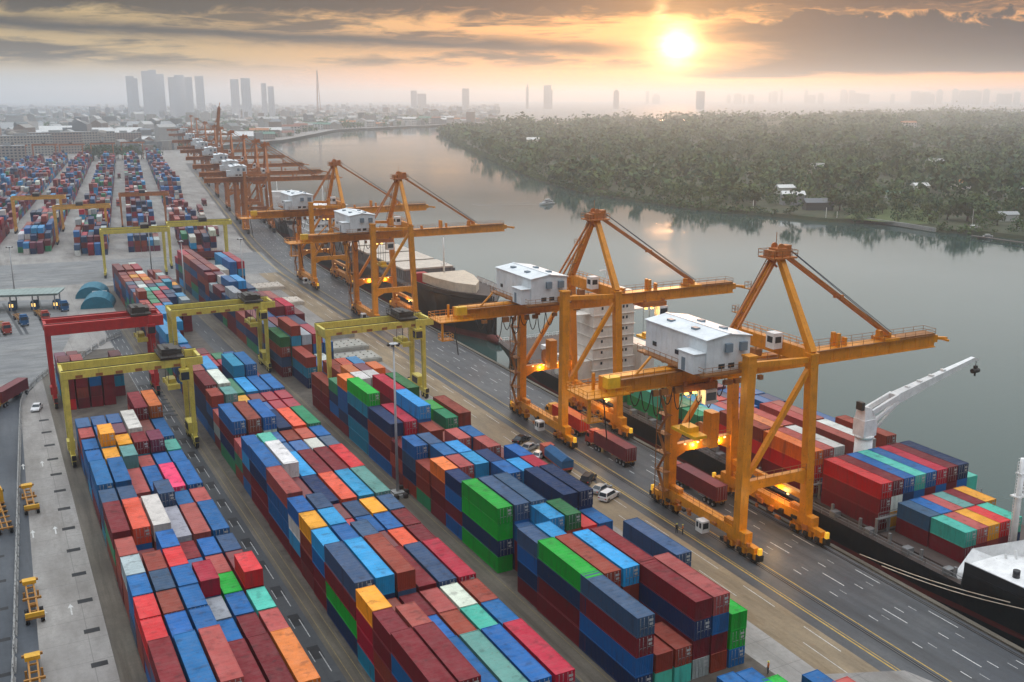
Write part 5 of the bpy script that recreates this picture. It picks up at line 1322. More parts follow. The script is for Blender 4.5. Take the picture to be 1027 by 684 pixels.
def lamp_mast(label, u, v, h, n=6, base=True, group='tall lamp masts'):
    root = empty('lamp_mast', u, v); tag(root, label, 'lamp mast', group)
    if base:
        b = MB().box(-1.3,1.3,-1.5,1.5,0,.55).box(-1.,1.,-1.1,1.1,.55,.9); b.build('base', M['barrier'], root)
        for k in range(6): a = k*math.pi/3; MB().cbox(1.7*math.cos(a),1.9*math.sin(a),.45,.75,.75,.75).build('guard_block', M['darksteel'], root)
        MB().cbox(.9,.6,1.2,.7,.6,.8).build('control_box', M['darksteel'], root)
    MB().tube((0,0,.9 if base else 0),(0,0,h),.3,.14,n=10).build('pole', M['galv2'], root)
    t = MB().tube((0,0,h-.4),(0,0,h-.2),.8,n=12)
    t.build('lamp_ring', M['galv2'], root)
    for k in range(n):
        a = 2*math.pi*k/n; MB().cbox(.95*math.cos(a),.95*math.sin(a),h-.4,.45,.45,.35).build('lamp_head', M['darksteel'], root)
    return root
def build_yard():
    road_mats(); M['galv2'] = plain('pale_galvanised_pole', (.45,.46,.47), .5, .3)
    q = quay_v
    def put(o, x, y, rot, z=0.):
        u, v = ground_at(x, y); o.location = (v, u, z); o.rotation_euler = (0,0,rot); return o
    a = -math.atan(.031)
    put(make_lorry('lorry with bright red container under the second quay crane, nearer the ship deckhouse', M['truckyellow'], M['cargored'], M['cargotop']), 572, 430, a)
    put(make_lorry('lorry with maroon container driving between the two nearest quay cranes', M['truckred'], M['cargomaroon']), 616, 459, a)
    put(make_lorry('lorry with maroon container passing under the nearest quay crane', M['truckred'], M['cargomaroon']), 702, 497, a)
    o = make_lorry('lorry with maroon container and yellow cab arriving on the entrance road', M['truckyellow'], M['cargomaroon'], group='lorries at the entrance road'); put(o, 12, 402, math.pi-.5)
    put(make_lorry('yellow lorry with empty trailer at the left edge of the picture, beside the barrier', M['truckyellow'], group='lorries at the entrance road'), 2, 524, .08)
    put(make_car('white four-wheel drive standing beside the yellow line by the containers', M['carwhite'], 'suv'), 611, 500, -1.15)
    put(make_car('silver car just behind the white four-wheel drive', M['carsilver']), 603, 493, -1.2)
    put(make_car('black pickup-sized car behind the navy containers, nearer the white four-wheel drive', M['carblack'], 'suv'), 590, 483, -.9)
    put(make_car('black car at the far end of the parked cars, by the quay road', M['carblack']), 523, 443, -1.1)
    put(make_car('silver car parked next to the black car by the blue container', M['carsilver']), 531, 451, -1.1)
    put(make_car('white car beside the pink-red container and the blue tarpaulin lorry', M['carwhite']), 541, 459, -1.)
    put(make_car('small white car on the concrete road beside the curved barrier', M['carwhite'], group='cars on the left roads'), 37, 411, 2.9)
    # lorry under a blue tarpaulin
    r = empty('tarpaulin_lorry', *ground_at(560, 468), rot=-.1); tag(r, 'lorry covered with a blue tarpaulin beyond the navy containers', 'lorry')
    t = MB().prism([(-1.25,-4.2),(1.25,-4.2),(1.25,4.),(-1.25,4.)], 1.2, 2.6)
    t.add([(-1.27,-4.25,2.603),(1.27,-4.25,2.603),(1.27,4.05,2.603),(-1.27,4.05,2.603),(0,-4.,3.4),(0,3.8,3.4)], [(0,4,5,3),(1,2,5,4),(0,1,4),(3,5,2)]); t.build('tarpaulin', M['carblue'], r)
    MB().box(-1.1,1.1,-4.2,6.3,.8,1.2).box(-1.15,1.15,4.3,6.4,1.2,2.9).build('cab', M['truckred'], r); wheels(r, [(s*.95,y) for s in (-1,1) for y in (-3.2,-2.,5.3)], .5, .4)
    # lorries on the quay road far away and at the gate
    lst = [(604., 'white', 'small white lorry driving along the far quay road, nearer the bend', 113.), (690., 'red', 'small lorry driving along the far quay road beyond the first one', 131.), (545., 'white', 'white lorry on the quay road by the far yellow gantry crane', 108.)]
    for u, c, l, v in lst:
        o = make_lorry(l, M['carwhite'] if c == 'white' else M['truckred'], M['hatchbeige'] if c == 'white' else M['cargomaroon']); o.location = (v, u, 0); o.rotation_euler = (0,0,-FA)
    for x, y, c, l in ((20,322,'carblue','blue lorry leaving the roofed gate in the second lane from the left'), (41,318,'truckred','red lorry under the edge of the roofed gate'), (60,308,'carblue','blue lorry at the right end of the roofed gate'), (3,330,'truckred','lorry at the left edge before the roofed gate')):
        put(make_lorry(l, M[c], None, group='lorries at the roofed gate'), x, y, math.pi + .12)
    # small lorries and handlers scattered over the far yard
    proto = make_lorry('small lorry in the hazy lanes of the far yard', M['truckred'], M['cargomaroon'], group='small lorries in the far yard'); index_children(); rq = random.Random(17)
    for i in range(16):
        a_ = rq.uniform(-12, 560); b_ = rq.choice((-72.,-47.,-17.,4.,31.,-97.)) if a_ > 50 else rq.uniform(-60, 40); uu, vv = far_uv(a_, b_)
        o = proto if i == 0 else copy_tree(proto); o.location = (vv, uu, 0); o.rotation_euler = (0, 0, -FA + (math.pi if i % 3 == 0 else 0) + (0 if a_ > 50 else 1.4))
    # people
    u, v = ground_at(678.5, 535); make_person('person in dark clothes and hard hat, left of the two on the quay road', u, v, 2.4, M['navycloth'])
    u, v = ground_at(684.5, 536); make_person('person in an orange vest, right of the two on the quay road', u, v, 1.2, M['hivis'], .1)
    u, v = ground_at(770, 676); make_person('person in an orange vest beside the green container at the lower edge', u, v, .4, M['hivis'], .3)
    # masts
    lamp_mast('tall grey lamp mast on a block base between the middle and quay-side blocks', *ground_at(399, 497), 28.6)
    for x, y, h, l in ((187,312,24.,'lamp mast beside the leaning stacks at the far part of the quay-side block'), (245,300,22.,'lamp mast rising from the quay-side block before the sandy strip'), (15,296,18.,'slim lamp mast behind the roofed gate'), (152,270,24.,'slim lamp mast between the far yellow gantry cranes')):
        lamp_mast(l, *ground_at(x, y), h, 4, False)
    # chassis trailers along the barrier
    for x, y, rot, l in ((30,505,.03,'orange empty trailer beside the barrier, farthest of its row'), (33,608,.02,'orange empty trailer beside the barrier, middle of its row'), (36,690,.0,'orange empty trailer beside the barrier, cut by the lower edge')):
        put(make_trailer(l), x, y, rot)
    # concrete barrier: every element between the roads
    line = [ground_at(x, y) for x, y in ((13,700),(15,640),(17,560),(18.5,490),(20,432),(21,408),(26,394),(36,384),(48,374),(58,366))]
    bar = MB(); L = 1.9; prof = [(-.3,0),(.3,0),(.3,.12),(.12,.4),(.09,1.0),(-.09,1.0),(-.12,.4),(-.3,.12)]; n = len(prof)
    bar.add([(x,-L,z) for x,z in prof]+[(x,L,z) for x,z in prof], [tuple(range(n)),tuple(range(n,2*n))[::-1]]+[(k,(k+1)%n,n+(k+1)%n,n+k) for k in range(n)])
    bar.box(-.05,.05,-L,L,1.35,1.45); 
    for y in (-1.5,0,1.5): bar.box(-.05,.05,y-.05,y+.05,1.,1.4)
    bme = bar.mesh('barrier_element', M['barrier'])
    tot = 0; last = None; segs = []
    for (u0,v0),(u1,v1) in zip(line[:-1], line[1:]):
        d = math.hypot(u1-u0, v1-v0); k = int(d/4.0)
        for i in range(k): t = (i+.5)/k; segs.append((u0+(u1-u0)*t, v0+(v1-v0)*t, -math.atan2(v1-v0, u1-u0)))
    for u, v, r_ in segs:
        o = D.objects.new('concrete_barrier', bme); COL.objects.link(o); o.location = (v, u, 0); o.rotation_euler = (0,0,r_)
        tag(o, 'grey concrete barrier element of the long curved line beside the concrete road', 'barrier', 'barrier elements beside the concrete road')
    line = [ground_at(x, y) for x, y in ((78,362),(92,352),(106,343),(122,336))]
    for (u0,v0),(u1,v1) in zip(line[:-1], line[1:]):
        d = math.hypot(u1-u0, v1-v0); k = max(1, int(d/4.0))
        for i in range(k):
            t = (i+.5)/k; o = D.objects.new('concrete_barrier', bme); COL.objects.link(o); o.location = (v0+(v1-v0)*t, u0+(u1-u0)*t, 0); o.rotation_euler = (0,0,-math.atan2(v1-v0, u1-u0))
            tag(o, 'pale barrier element of the short slanting line behind the red gantry crane', 'barrier', 'barrier elements behind the red gantry crane')
    # roofed gate
    g0 = ground_at(-40, 312); g1 = ground_at(63, 308)
    L = math.hypot(g1[0]-g0[0], g1[1]-g0[1]); r = empty('roofed_gate', *g0, rot=-math.atan2(g1[1]-g0[1], g1[0]-g0[0]) + 0.); tag(r, 'long roofed gate with pale green roof over the entrance lanes', 'gate')
    rf = MB().box(-5,6,0,L,5.3,5.9); rf.box(-5.3,6.3,-.3,L+.3,5.9,6.); 
    for y in np.arange(1, L, 1.6): rf.box(-5.3,6.3,y-.05,y+.05,6.,6.08)
    rf.build('roof', M['canopy'], r)
    for y in np.arange(3., L, 7.):
        [MB().box(a_-.2,a_+.2,y-.2,y+.2,0,5.3).build('column', M['galv2'], r) for a_ in (-3.6,3.6)]
        b = MB().box(-.4,3.2,y-.9,y+.9,.1,2.9); b.mat(1).box(3.2,3.24,y-.6,y+.6,1.2,2.3); b.build('booth', [M['carblue'], M['warmlamp']], r)
    # blue tarpaulin tanks next to it
    for k, (x, y, l) in enumerate(((93,296,'teal tarpaulin hut behind the red gantry crane, farther of the two'), (99,306,'teal tarpaulin hut behind the red gantry crane, nearer one with white panel'))):
        u, v = ground_at(x, y); h = empty('tarpaulin_hut', u, v, rot=-.2); tag(h, l, 'hut', 'teal tarpaulin huts')
        m = MB(); nn = 10; R_ = 5.2; Lh = 6.
        pts = [(R_*math.cos(math.pi*i/nn), R_*.78*math.sin(math.pi*i/nn)) for i in range(nn+1)]
        m.add([(x_,-Lh,z_) for x_,z_ in pts]+[(x_,Lh,z_) for x_,z_ in pts], [(i,i+1,nn+2+i,nn+1+i) for i in range(nn)]+[tuple(range(nn+1)),tuple(range(nn+1,2*nn+2))[::-1]], smooth=False)
        m.build('cover', M['tarp'], h)
        if k: MB().box(-2.4,2.4,Lh+.02,Lh+.4,1.6,3.9).build('white_panel', M['whitepaint'], h)
        
    # sandy hatch covers lying by the quay, grey ones at the edge of the block
    for x, y, sx, sy, m, l in ((266,286,6.2,10.5,'hatchbeige','beige hatch cover lying on the sandy strip, farther of two'), (284,301,6.2,10.,'hatchbeige','beige hatch cover lying on the sandy strip, nearer of two'),
                            (333,333,5.6,9.,'hatchgrey','grey hatch cover beside the quay-side block, farthest of three'), (345,345,6.,9.,'hatchgrey','grey hatch cover laid by the quay-side block, middle of three'), (357,357,6.,9.,'hatchgrey','grey hatch cover laid by the quay-side block, nearest of three')):
        M.setdefault('hatchgrey', paint('grey_beige_hatch_cover', (.36,.35,.31), .65, (.2,.14,.1), .5, .5, dirt=.4))
        u, v = ground_at(x, y, 1.2); o = MB().box(-sx,sx,-sy/2,sy/2,.02,1.1).box(-sx+.4,sx-.4,-sy/2+.4,sy/2-.4,1.1,1.3)
        for i in range(5):
            for j in range(3): o.cbox(-sx+1.6+i*(2*sx-3.2)/4., -sy/2+1.6+j*(sy-3.2)/2., 1.42,.35,.35,.25)
        ob = o.build('hatch_cover', M[m]); ob.location = (v, u, 0); ob.rotation_euler = (0,0,-.02); tag(ob, l, 'hatch cover', 'ship hatch covers put down on the quay')
    # containers set down past the end of the block
    for k, (x, y, c, rot) in enumerate(((727,676,'B',.55),(746,672,'B',.55),(772,679,'E',.3),(812,674,'B',.5),(842,681,'S',.5))):
        u, v = ground_at(x, y, 2.5); 
        loose((k, 0), u-6.2, v-1.2, c, rot=0.)
# ------------------------------------------------------------ trees, town and skyline
def leaf_material(name, a, b, c):
    m, nt, bs = _mat(name)
    p = geo_pos(nt); n1 = noise_(nt, .045, 5, .6, p); n2 = noise_(nt, .9, 3, .6, p)
    col = mix(nt, ramp(nt, [(.4,(0,0,0)),(.6,(1,1,1))], n1), a, b); col = mix(nt, math_(nt, 'MULTIPLY', n2, .7), col, c)
    nt.links.new(col, bs.inputs['Base Color']); bs.inputs['Roughness'].default_value = .75; bs.inputs['Specular IOR Level'].default_value = .2
    return m
def leaf_quads(blobs, n, size, rng):
    """leaf clumps spread through the crown's volume, more of them towards its skin"""
    w = np.array([r**2 for _, r in blobs], float); w /= w.sum()
    k = rng.choice(len(blobs), n, p=w)
    c = np.array([b[0] for b in blobs])[k]; r = np.array([b[1] for b in blobs])[k]
    d = rng.normal(size=(n,3)); d /= np.linalg.norm(d, axis=1)[:,None]
    rad = r*(rng.random(n)**.38)*(1 + .16*rng.normal(size=n))
    p = c + d*rad[:,None]*np.array([1,1,.82])
    nrm = d*.7 + rng.normal(size=(n,3))*.55 + np.array([0,0,.35]); nrm /= np.linalg.norm(nrm, axis=1)[:,None]
    t = np.cross(nrm, rng.normal(size=(n,3))); t /= np.linalg.norm(t, axis=1)[:,None]; b = np.cross(nrm, t)
    s = size*(.6 + .8*rng.random(n))[:,None]
    q = np.stack([p - t*s - b*s*.7, p + t*s - b*s*.45, p + t*s*.8 + b*s*.7, p - t*s*.75 + b*s*.55], 1)
    return q
def quads_mesh(name, q, mat):
    n = len(q); me = D.meshes.new(name); me.vertices.add(n*4); me.vertices.foreach_set('co', q.reshape(-1).astype(np.float32))
    me.loops.add(n*4); me.loops.foreach_set('vertex_index', np.arange(n*4, dtype=np.int32)); me.polygons.add(n)
    me.polygons.foreach_set('loop_start', np.arange(0, n*4, 4, dtype=np.int32)); me.materials.append(mat); me.update(calc_edges=True); return me
def leaf_crown(root, name, blobs, n, size, mat, seed):
    o = D.objects.new(name, quads_mesh(name, leaf_quads(blobs, n, size, np.random.default_rng(seed)), mat)); COL.objects.link(o); o.parent = root; return o
def crown_blobs(h, r, rng, k=6):
    b = [((0,0,h*.62), r*.7)]
    for i in range(k):
        a = rng.random()*6.28; d = r*(.35+.35*rng.random()); b.append(((d*math.cos(a), d*math.sin(a), h*(.45+.42*rng.random())), r*(.35+.25*rng.random())))
    return b
def tree(u, v, h, r, label, seed, z=-1.2, group='trees along the far bank', leaf=None, n=520):
    root = empty('tree', u, v, z); tag(root, label, 'tree', group); rng = np.random.default_rng(seed)
    bl = crown_blobs(h, r, rng)
    t = MB().tube((0,0,-.1),(0,0,h*.5),r*.07,r*.04,n=7)
    for c, rr in bl[1:5]: t.tube((0,0,h*.32),(c[0]*.8,c[1]*.8,c[2]),r*.035,r*.015,n=5)
    t.build('trunk', M['trunk'], root); leaf_crown(root, 'crown', bl, n, r*.085, leaf or M['leaf'], seed); return root

def inside(poly, u, v):
    c = np.zeros(len(u), bool); n = len(poly)
    for i in range(n):
        (u0,v0),(u1,v1) = poly[i], poly[(i+1) % n]
        if v0 == v1: continue
        m = ((v0 > v) != (v1 > v)) & (u < (u1-u0)*(v-v0)/(v1-v0)+u0); c ^= m
    return c
def build_woodland():
    poly = [(-2400,960.),(-400,700.),(60,570.)] + [ground_at(x, y-.6, WATER) for x, y in BANK] + [(2300,1130.),(2700,1950.),(3000,3200.),(3600,6000.),(3600,9000.),(-2400,9000.)]
    rng = np.random.default_rng(21); Q = []
    hx = math.sin(-AZ); hy = math.cos(-AZ)
    for d0, d1, sp, r, h, n, size in ((330,720,9.5,5.2,10.5,90,.62),(720,1400,17,9.,13.,60,1.35),(1400,2300,34,17.,15.,66,2.1),(2300,4600,70,36.,17.,80,3.2),(4600,10500,190,95.,17.,90,5.5)):
        k = int(1.35*(d1**2-d0**2)/2/sp**2*1.15)
        dist = np.sqrt(rng.random(k)*(d1**2-d0**2)+d0**2); an = -AZ + (rng.random(k)-.5)*1.35
        u = dist*np.cos(an); v = dist*np.sin(an)
        ok = inside(poly, u, v)
        # clearings and water gardens
        cl = np.array([mnoise.noise((a*.006, b*.006, 3.)) for a, b in zip(u, v)]); ok &= cl < .38
        for q in BANK_HOUSES + BANK_TREES:          # gardens and open water edges round the houses and the tall trees of the bank
            hu, hv = ground_at(q[0], q[1], -1.2); dd = math.hypot(hu, hv); near = q in BANK_TREES
            for s_ in ((-1., 7., 15.) if near else np.arange(-6., 30. + dd*.02, 9.)):
                cu, cv = hu*(1 - s_/dd), hv*(1 - s_/dd); ok &= (u-cu)**2 + (v-cv)**2 > ((q[3]*.9 if near else q[2]*.42) + r*.55)**2
        u = u[ok]; v = v[ok]
        var = []
        for s in range(7):
            g = np.random.default_rng(50+s); hh = h*(.75+.5*g.random()); var.append(leaf_quads([((0,0,hh*.5), r*.75)]+crown_blobs(hh, r, g, 4)[1:], n, size, g)*np.array([1,1,1 if d0 < 1400 else .8]))
        idx = rng.integers(0, 7, len(u)); an = rng.random(len(u))*6.28; sc = .55+1.0*rng.random(len(u))**1.8
        for j in range(7):
            m = idx == j
            if not m.any(): continue
            base = var[j]; ca, sa = np.cos(an[m]), np.sin(an[m])
            x = base[None,...,0]*ca[:,None,None] - base[None,...,1]*sa[:,None,None]; y = base[None,...,0]*sa[:,None,None] + base[None,...,1]*ca[:,None,None]
            z = np.repeat(base[None,...,2], m.sum(), 0)
            s_ = sc[m][:,None,None]
            q = np.stack([x*s_ + v[m][:,None,None], y*s_ + u[m][:,None,None], z*s_ - 2.6], -1)
            Q.append(q.reshape(-1,4,3))
    # bushes leaning out over the water
    line = [(-400,700.),(60,570.)] + [ground_at(x, y, WATER) for x, y in BANK]
    bush = [leaf_quads([((0,0,1.6),2.6),((1.5,0,2.2),2.)], 46, .55, np.random.default_rng(90+k)) for k in range(4)]
    for (u0,v0),(u1,v1) in zip(line[:-1], line[1:]):
        L = math.hypot(u1-u0, v1-v0)
        for i in range(int(L/3.6)):
            t = (i + rng.random())/(L/3.6); u, v = u0+(u1-u0)*t + rng.normal()*1.2, v0+(v1-v0)*t + 1.2 + rng.normal()*1.2
            if not (330 < math.hypot(u, v) < 2200) or (400 < u < 432 and v < 447): continue
            if any(abs(pix(u, v, 0)[0]-c) < w_ for c, w_ in ((800,22),(838,20),(905,34),(1014,16))): continue
            Q.append(bush[i % 4]*(.6+.9*rng.random()) + np.array([v, u, -2.6]))
    me = quads_mesh('woodland', np.concatenate(Q), M['leaffar']); o = D.objects.new('woodland', me); COL.objects.link(o)
    tag(o, 'misty green woodland covering the far bank of the river', 'woodland', kind='stuff')

def at_px(x, dist):
    """the point of the ground the given distance away in the direction of pixel column x (horizon line)"""
    a = -AZ + math.atan((x-CX)/(F/CT)); return dist*math.cos(a), dist*math.sin(a), a
def facade_block(name, label, cat, group, x, dist, w, d, h, wall, win, floors, cols, yaw=None, z=0., roof='flat', roofm=None, crown=0):
    u, v, a = at_px(x, dist) if not isinstance(x, tuple) else (x[0], x[1], 0.)
    root = empty(name, u, v, z, -a if yaw is None else yaw); tag(root, label, cat, group)
    b = MB().box(-w/2,w/2,0,d,-.3,h)
    for k in range(1, floors): b.box(-w/2-.12,w/2+.12,-.12,d+.12,h*k/floors-.12,h*k/floors)
    if crown: b.box(-w*.3,w*.3,d*.2,d*.8,h,h+crown); b.box(-w*.12,w*.12,d*.35,d*.65,h+crown,h+crown*1.8)
    b.build('wall', wall, root)
    if win and floors > 1:
        g = MB()
        for k in range(floors):
            for i in range(cols):
                x0 = -w/2 + w*(i+.22)/cols; x1 = -w/2 + w*(i+.78)/cols; z0 = h*(k+.3)/floors; z1 = h*(k+.78)/floors
                g.box(x0,x1,-.06,-.004,z0,z1)
        n2 = max(1, int(cols*d/w))
        for k in range(floors):
            for i in range(n2):
                y0 = d*(i+.25)/n2; y1 = d*(i+.75)/n2; g.box(-w/2-.06,-w/2-.004,y0,y1,h*(k+.3)/floors,h*(k+.78)/floors); g.box(w/2+.004,w/2+.06,y0,y1,h*(k+.3)/floors,h*(k+.78)/floors)
        g.build('window_rows', win, root)['kind'] = 'stuff'
    if roof == 'gable':
        r = MB(); e = .5
        r.add([(-w/2-e,-e,h),(w/2+e,-e,h),(w/2+e,d+e,h),(-w/2-e,d+e,h),(-w/2-e,d/2,h+d*.28),(w/2+e,d/2,h+d*.28)], [(0,1,5,4),(2,3,4,5),(3,0,4),(1,2,5),(0,3,2,1)]); r.build('roof', roofm, root)
    elif roofm: MB().box(-w/2-.2,w/2+.2,-.2,d+.2,h+.003,h+.5).box(-w*.1,w*.1,d*.3,d*.6,h+.5,h+3.).build('roof', roofm, root)
    return root
BANK_HOUSES = ((796,206,15,9,7,'wallgrey','roofwhite','white roofed boathouse at the water\'s edge of the far bank'),(822,211,18,9,5,'winrow','winrow','low dark shed beside the boathouse on the far shore'),(897,199,9,6,4,'wallwhite','roofgreen','small house with green roof on the far bank behind the meadow'),(925,193,12,8,5,'wallwhite','roofwhite','white house left of the big waterside tree'),(965,190,14,9,5,'wallwhite','rooforange','orange roofed white house behind the big waterside tree'),(1012,222,11,6,4,'wallwhite','roofgrey','white waterfront house at the right edge'),(1020,196,10,7,4,'wallpale','roofgrey','pale house at the right edge above the waterfront house'),
             (790,195,14,8,5,'wallwhite','roofwhite','white house just behind the boathouse'),(912,128,36,14,10,'wallwhite','rooforange','long pale building far inland on the far bank'),(820,175,16,9,6,'wallpale','roofgrey','grey roofed house between the boathouse and the inland woods'),(940,170,16,10,6,'wallwhite','roofgrey','grey roofed white house inland behind the big tree'),(535,146,20,12,7,'wallpale','roofwhite','pale building near the tip of the far bank'))
BANK_TREES = ((970,222,14,11,'leaf','big dark green tree standing over the water at the far bank'),(950,220,10,7,'leafpale','yellowish tree left of the big waterside tree'),(930,217,9,6.5,'leaf','round tree second to the left of the big waterside tree'),(905,212,8,5.5,'leafpale','pale tree at the edge of the far bank meadow'),(757,207,13,9,'leaf','dark tree at the water left of the boathouse'),(738,204,11,8,'leafpale','pale tree at the water, further left of the boathouse'),(716,202,12,8,'leaf','tree at the water below the sunlit mist'),(842,211,12,9,'leaf','dark tree behind the low shed'),(858,214,10,7,'leaf','bushy tree right of the low shed'),(690,198,11,8,'leaf','waterside tree left of the pale ones'),(655,191,11,8,'leaf','reddish-lit waterside tree in the mist'),(618,185,11,8,'leaf','waterside tree in the brightest mist'),(1000,226,8,5,'leafpale','small tree beside the waterfront house'),(885,214,6,4,'leafpale','small bush tree on the meadow bank'))
def build_town():
    M['trunk'] = plain('bark', (.07,.05,.035), .9)
    M['leaf'] = leaf_material('foliage', (.035,.075,.018), (.075,.115,.03), (.03,.06,.02)); M['leaffar'] = leaf_material('woodland_foliage', (.022,.07,.024), (.12,.17,.045), (.018,.055,.022))
    M['leafpale'] = leaf_material('pale_foliage', (.075,.115,.03), (.12,.14,.04), (.05,.08,.025))
    M['wallpale'] = plain('pale_rendered_wall', (.42,.39,.35), .8); M['towerwall'] = plain('haze_paled_tower_wall', (.80,.82,.84), .8); M['towerwin'] = plain('haze_paled_window_bands', (.58,.62,.66), .4); M['wallpink'] = plain('pinkish_rendered_wall', (.40,.32,.28), .8); M['wallgrey'] = plain('grey_concrete_wall', (.26,.28,.30), .8)  # tower walls and tower windows paled: distance haze put into their colour
    M['winrow'] = plain('dark_window_bands', (.07,.085,.10), .3); M['roofgrey'] = plain('grey_sheet_roof', (.33,.34,.34), .6); M['roofred'] = plain('rusty_roof', (.24,.09,.06), .8); M['roofwhite'] = plain('white_sheet_roof', (.66,.66,.64), .5)
    M['wallwhite'] = plain('white_rendered_wall', (.62,.62,.6), .7); M['rooforange'] = plain('orange_tiled_roof', (.40,.15,.05), .7); M['roofgreen'] = plain('green_roof', (.06,.2,.15), .6)
    build_woodland()
    # long apartment blocks behind the far yard
    G1 = 'long apartment blocks behind the far yard'
    for x, w, h, wl, l in ((17,70,25,'wallpale','long pale apartment block at the left edge, behind the hazy gantry cranes'), (52,62,27,'wallpink','long pinkish apartment block behind the hazy gantry cranes, second from the left edge'), (93,48,26,'wallpale','pale apartment block left of the green trees behind the far yard'), (122,44,23,'wallpink','pinkish apartment block right of the other long apartment blocks')):
        facade_block('apartment_block', l, 'apartments', G1, x, 1350+x*1.2, w, 16, h, M[wl], M['winrow'], 8, int(w/3.6), yaw=.45-.3, roofm=M['roofgrey'])
    facade_block('apartment_block', 'pale seven storey block at the left edge, in front of the long apartment blocks', 'apartments', G1, 1, 1180, 34, 16, 21, M['wallpale'], M['winrow'], 7, 9, roofm=M['roofgrey'])
    # round water tanks on posts beside them
    for x, l in ((8,'round water tower rising beside the apartment block at the left edge'), (99,'round water tower between the apartment blocks and the green trees')):
        u, v, a = at_px(x, 1390); r = empty('water_tower', u, v); tag(r, l, 'water tower', 'water towers')
        MB().tube((0,0,22),(0,0,25),2.,4.6,n=14).tube((0,0,25),(0,0,29),4.6,4.6,n=14).tube((0,0,29),(0,0,30.4),4.6,1.,n=14).build('tank', M['wallpale'], r); MB().tube((0,0,0),(0,0,22.),1.5,1.2,n=10).build('shaft', M['wallgrey'], r)
    rnd = random.Random(8)
    for k in range(26):
        x = 84 + rnd.random()*(45 if k < 18 else 90); u, v, a = at_px(x, 1235 + rnd.random()*90)
        tree(u, v, 13+6*rnd.random(), 8+3.5*rnd.random(), 'dark green tree of the belt between the far yard and the town', 300+k, 0., 'trees between the far yard and the town', n=150)
    # warehouses with broad light roofs
    for k, (x, dist, w, d, h, m, l) in enumerate(((30,1760,70,34,11,'roofwhite','broad white roofed warehouse behind the pinkish apartment block'), (66,1900,120,40,12,'roofwhite','longest white roofed warehouse in the haze left of the towers'), (112,1800,86,36,12,'roofwhite','white roofed warehouse right of the longest one'), (140,1560,40,20,10,'roofwhite','white warehouse behind the far end of the yard'), (150,2100,90,40,14,'roofgrey','grey warehouse in the haze below the tower cluster'), (205,1750,52,26,12,'roofwhite','white warehouse behind the raised crane boom'), (232,1660,60,26,11,'roofwhite','white riverside warehouse right of the raised crane boom'), (12,2200,100,40,12,'roofgrey','grey warehouse at the left edge in the haze'), (180,1930,50,24,11,'roofred','rusty roofed warehouse between the white ones'), (268,1900,44,20,12,'roofwhite','white riverside hall near the bend of the quay'))):
        facade_block('warehouse', l, 'warehouse', 'warehouses behind the port', x, dist, w, d, h, M['wallpale'], None, 1, 1, roof='gable', roofm=M[m])
    # riverside buildings on the left bank
    names = ('white','grey','pale'); rnd = random.Random(12)
    k = 0
    for x in list(range(258, 478, 8)):
        # bank distance along this column
        for dist in range(1300, 5200, 30):
            u, v, a = at_px(x, dist)
            if v < quay_v(u) - 25 and u > 1500: break
        else: continue
        dist += 20 + rnd.random()*130; w = 16 + rnd.random()*26; h = 6 + rnd.random()*12
        wall = rnd.choice(('wallwhite','wallpale','wallgrey','wallpink','wallwhite')); rf = rnd.choice(('roofred','roofgrey','roofwhite','rooforange','roofgreen'))
        facade_block('riverside_building', 'small %s building with %s roof on the hazy left bank of the river' % ({'wallwhite':'white','wallpale':'pale','wallgrey':'grey','wallpink':'pinkish'}[wall], {'roofred':'rusty','roofgrey':'grey','roofwhite':'white','rooforange':'orange','roofgreen':'green'}[rf]),
                     'building', 'riverside buildings on the left bank', x, dist, w, 14, h, M[wall], M['winrow'] if h > 9 else None, 3 if h > 9 else 1, 6, roof='gable', roofm=M[rf]); k += 1
    # the low town between: one mass
    rng = np.random.default_rng(5); V = []; Fc = []; Cc = []
    pal = [(.5,.5,.48),(.36,.34,.31),(.22,.24,.26),(.3,.22,.18),(.58,.57,.54),(.18,.2,.2)]
    for i in range(6500):
        dist = 1480 + (rng.random()**1.6)*7000; x = -140 + rng.random()*640; u, v, a = at_px(x, dist)
        if v > quay_v(u) - 40: continue
        w = 8 + rng.random()*26; d = 8 + rng.random()*16; h = 4 + rng.random()*9 + (rng.random() < .12)*rng.random()*22
        c = pal[rng.integers(0, 6)]; c2 = pal[rng.integers(0, 6)]; yw = rng.random()*1.5; ca, sa = math.cos(yw), math.sin(yw); i0 = len(V)
        for z in (-.2, h):
            for px_, py_ in ((-w/2,-d/2),(w/2,-d/2),(w/2,d/2),(-w/2,d/2)): V.append((v+px_*ca-py_*sa, u+px_*sa+py_*ca, z))
        for f in ((0,1,5,4),(1,2,6,5),(2,3,7,6),(3,0,4,7)): Fc.append([i0+q for q in f]); Cc.append((*c,1))
        if rng.random() < .5: Fc.append([i0+4,i0+5,i0+6,i0+7]); Cc.append((*c2,1))
        else:
            for s in (0,1): e = ((V[i0+4+s][0]+V[i0+7-s][0])/2, (V[i0+4+s][1]+V[i0+7-s][1])/2, h+d*.25); V.append(e)
            a0 = i0+8; Fc += [[i0+4,i0+5,a0+1,a0],[i0+6,i0+7,a0,a0+1],[i0+7,i0+4,a0],[i0+5,i0+6,a0+1]]; Cc += [(*c2,1)]*2 + [(*c,1)]*2
    me = D.meshes.new('low_town'); me.from_pydata(V, [], Fc); at = me.attributes.new('paint','FLOAT_COLOR','FACE'); at.data.foreach_set('color', np.array(Cc, np.float32).ravel())
    m, nt, bs = _mat('town_walls_and_roofs'); aa = N(nt, 'ShaderNodeAttribute', attribute_name='paint'); nt.links.new(mix(nt, math_(nt,'MULTIPLY',noise_(nt,.3,4,.6,geo_pos(nt)),.5), aa.outputs['Color'], (.12,.12,.12)), bs.inputs['Base Color']); bs.inputs['Roughness'].default_value = .8
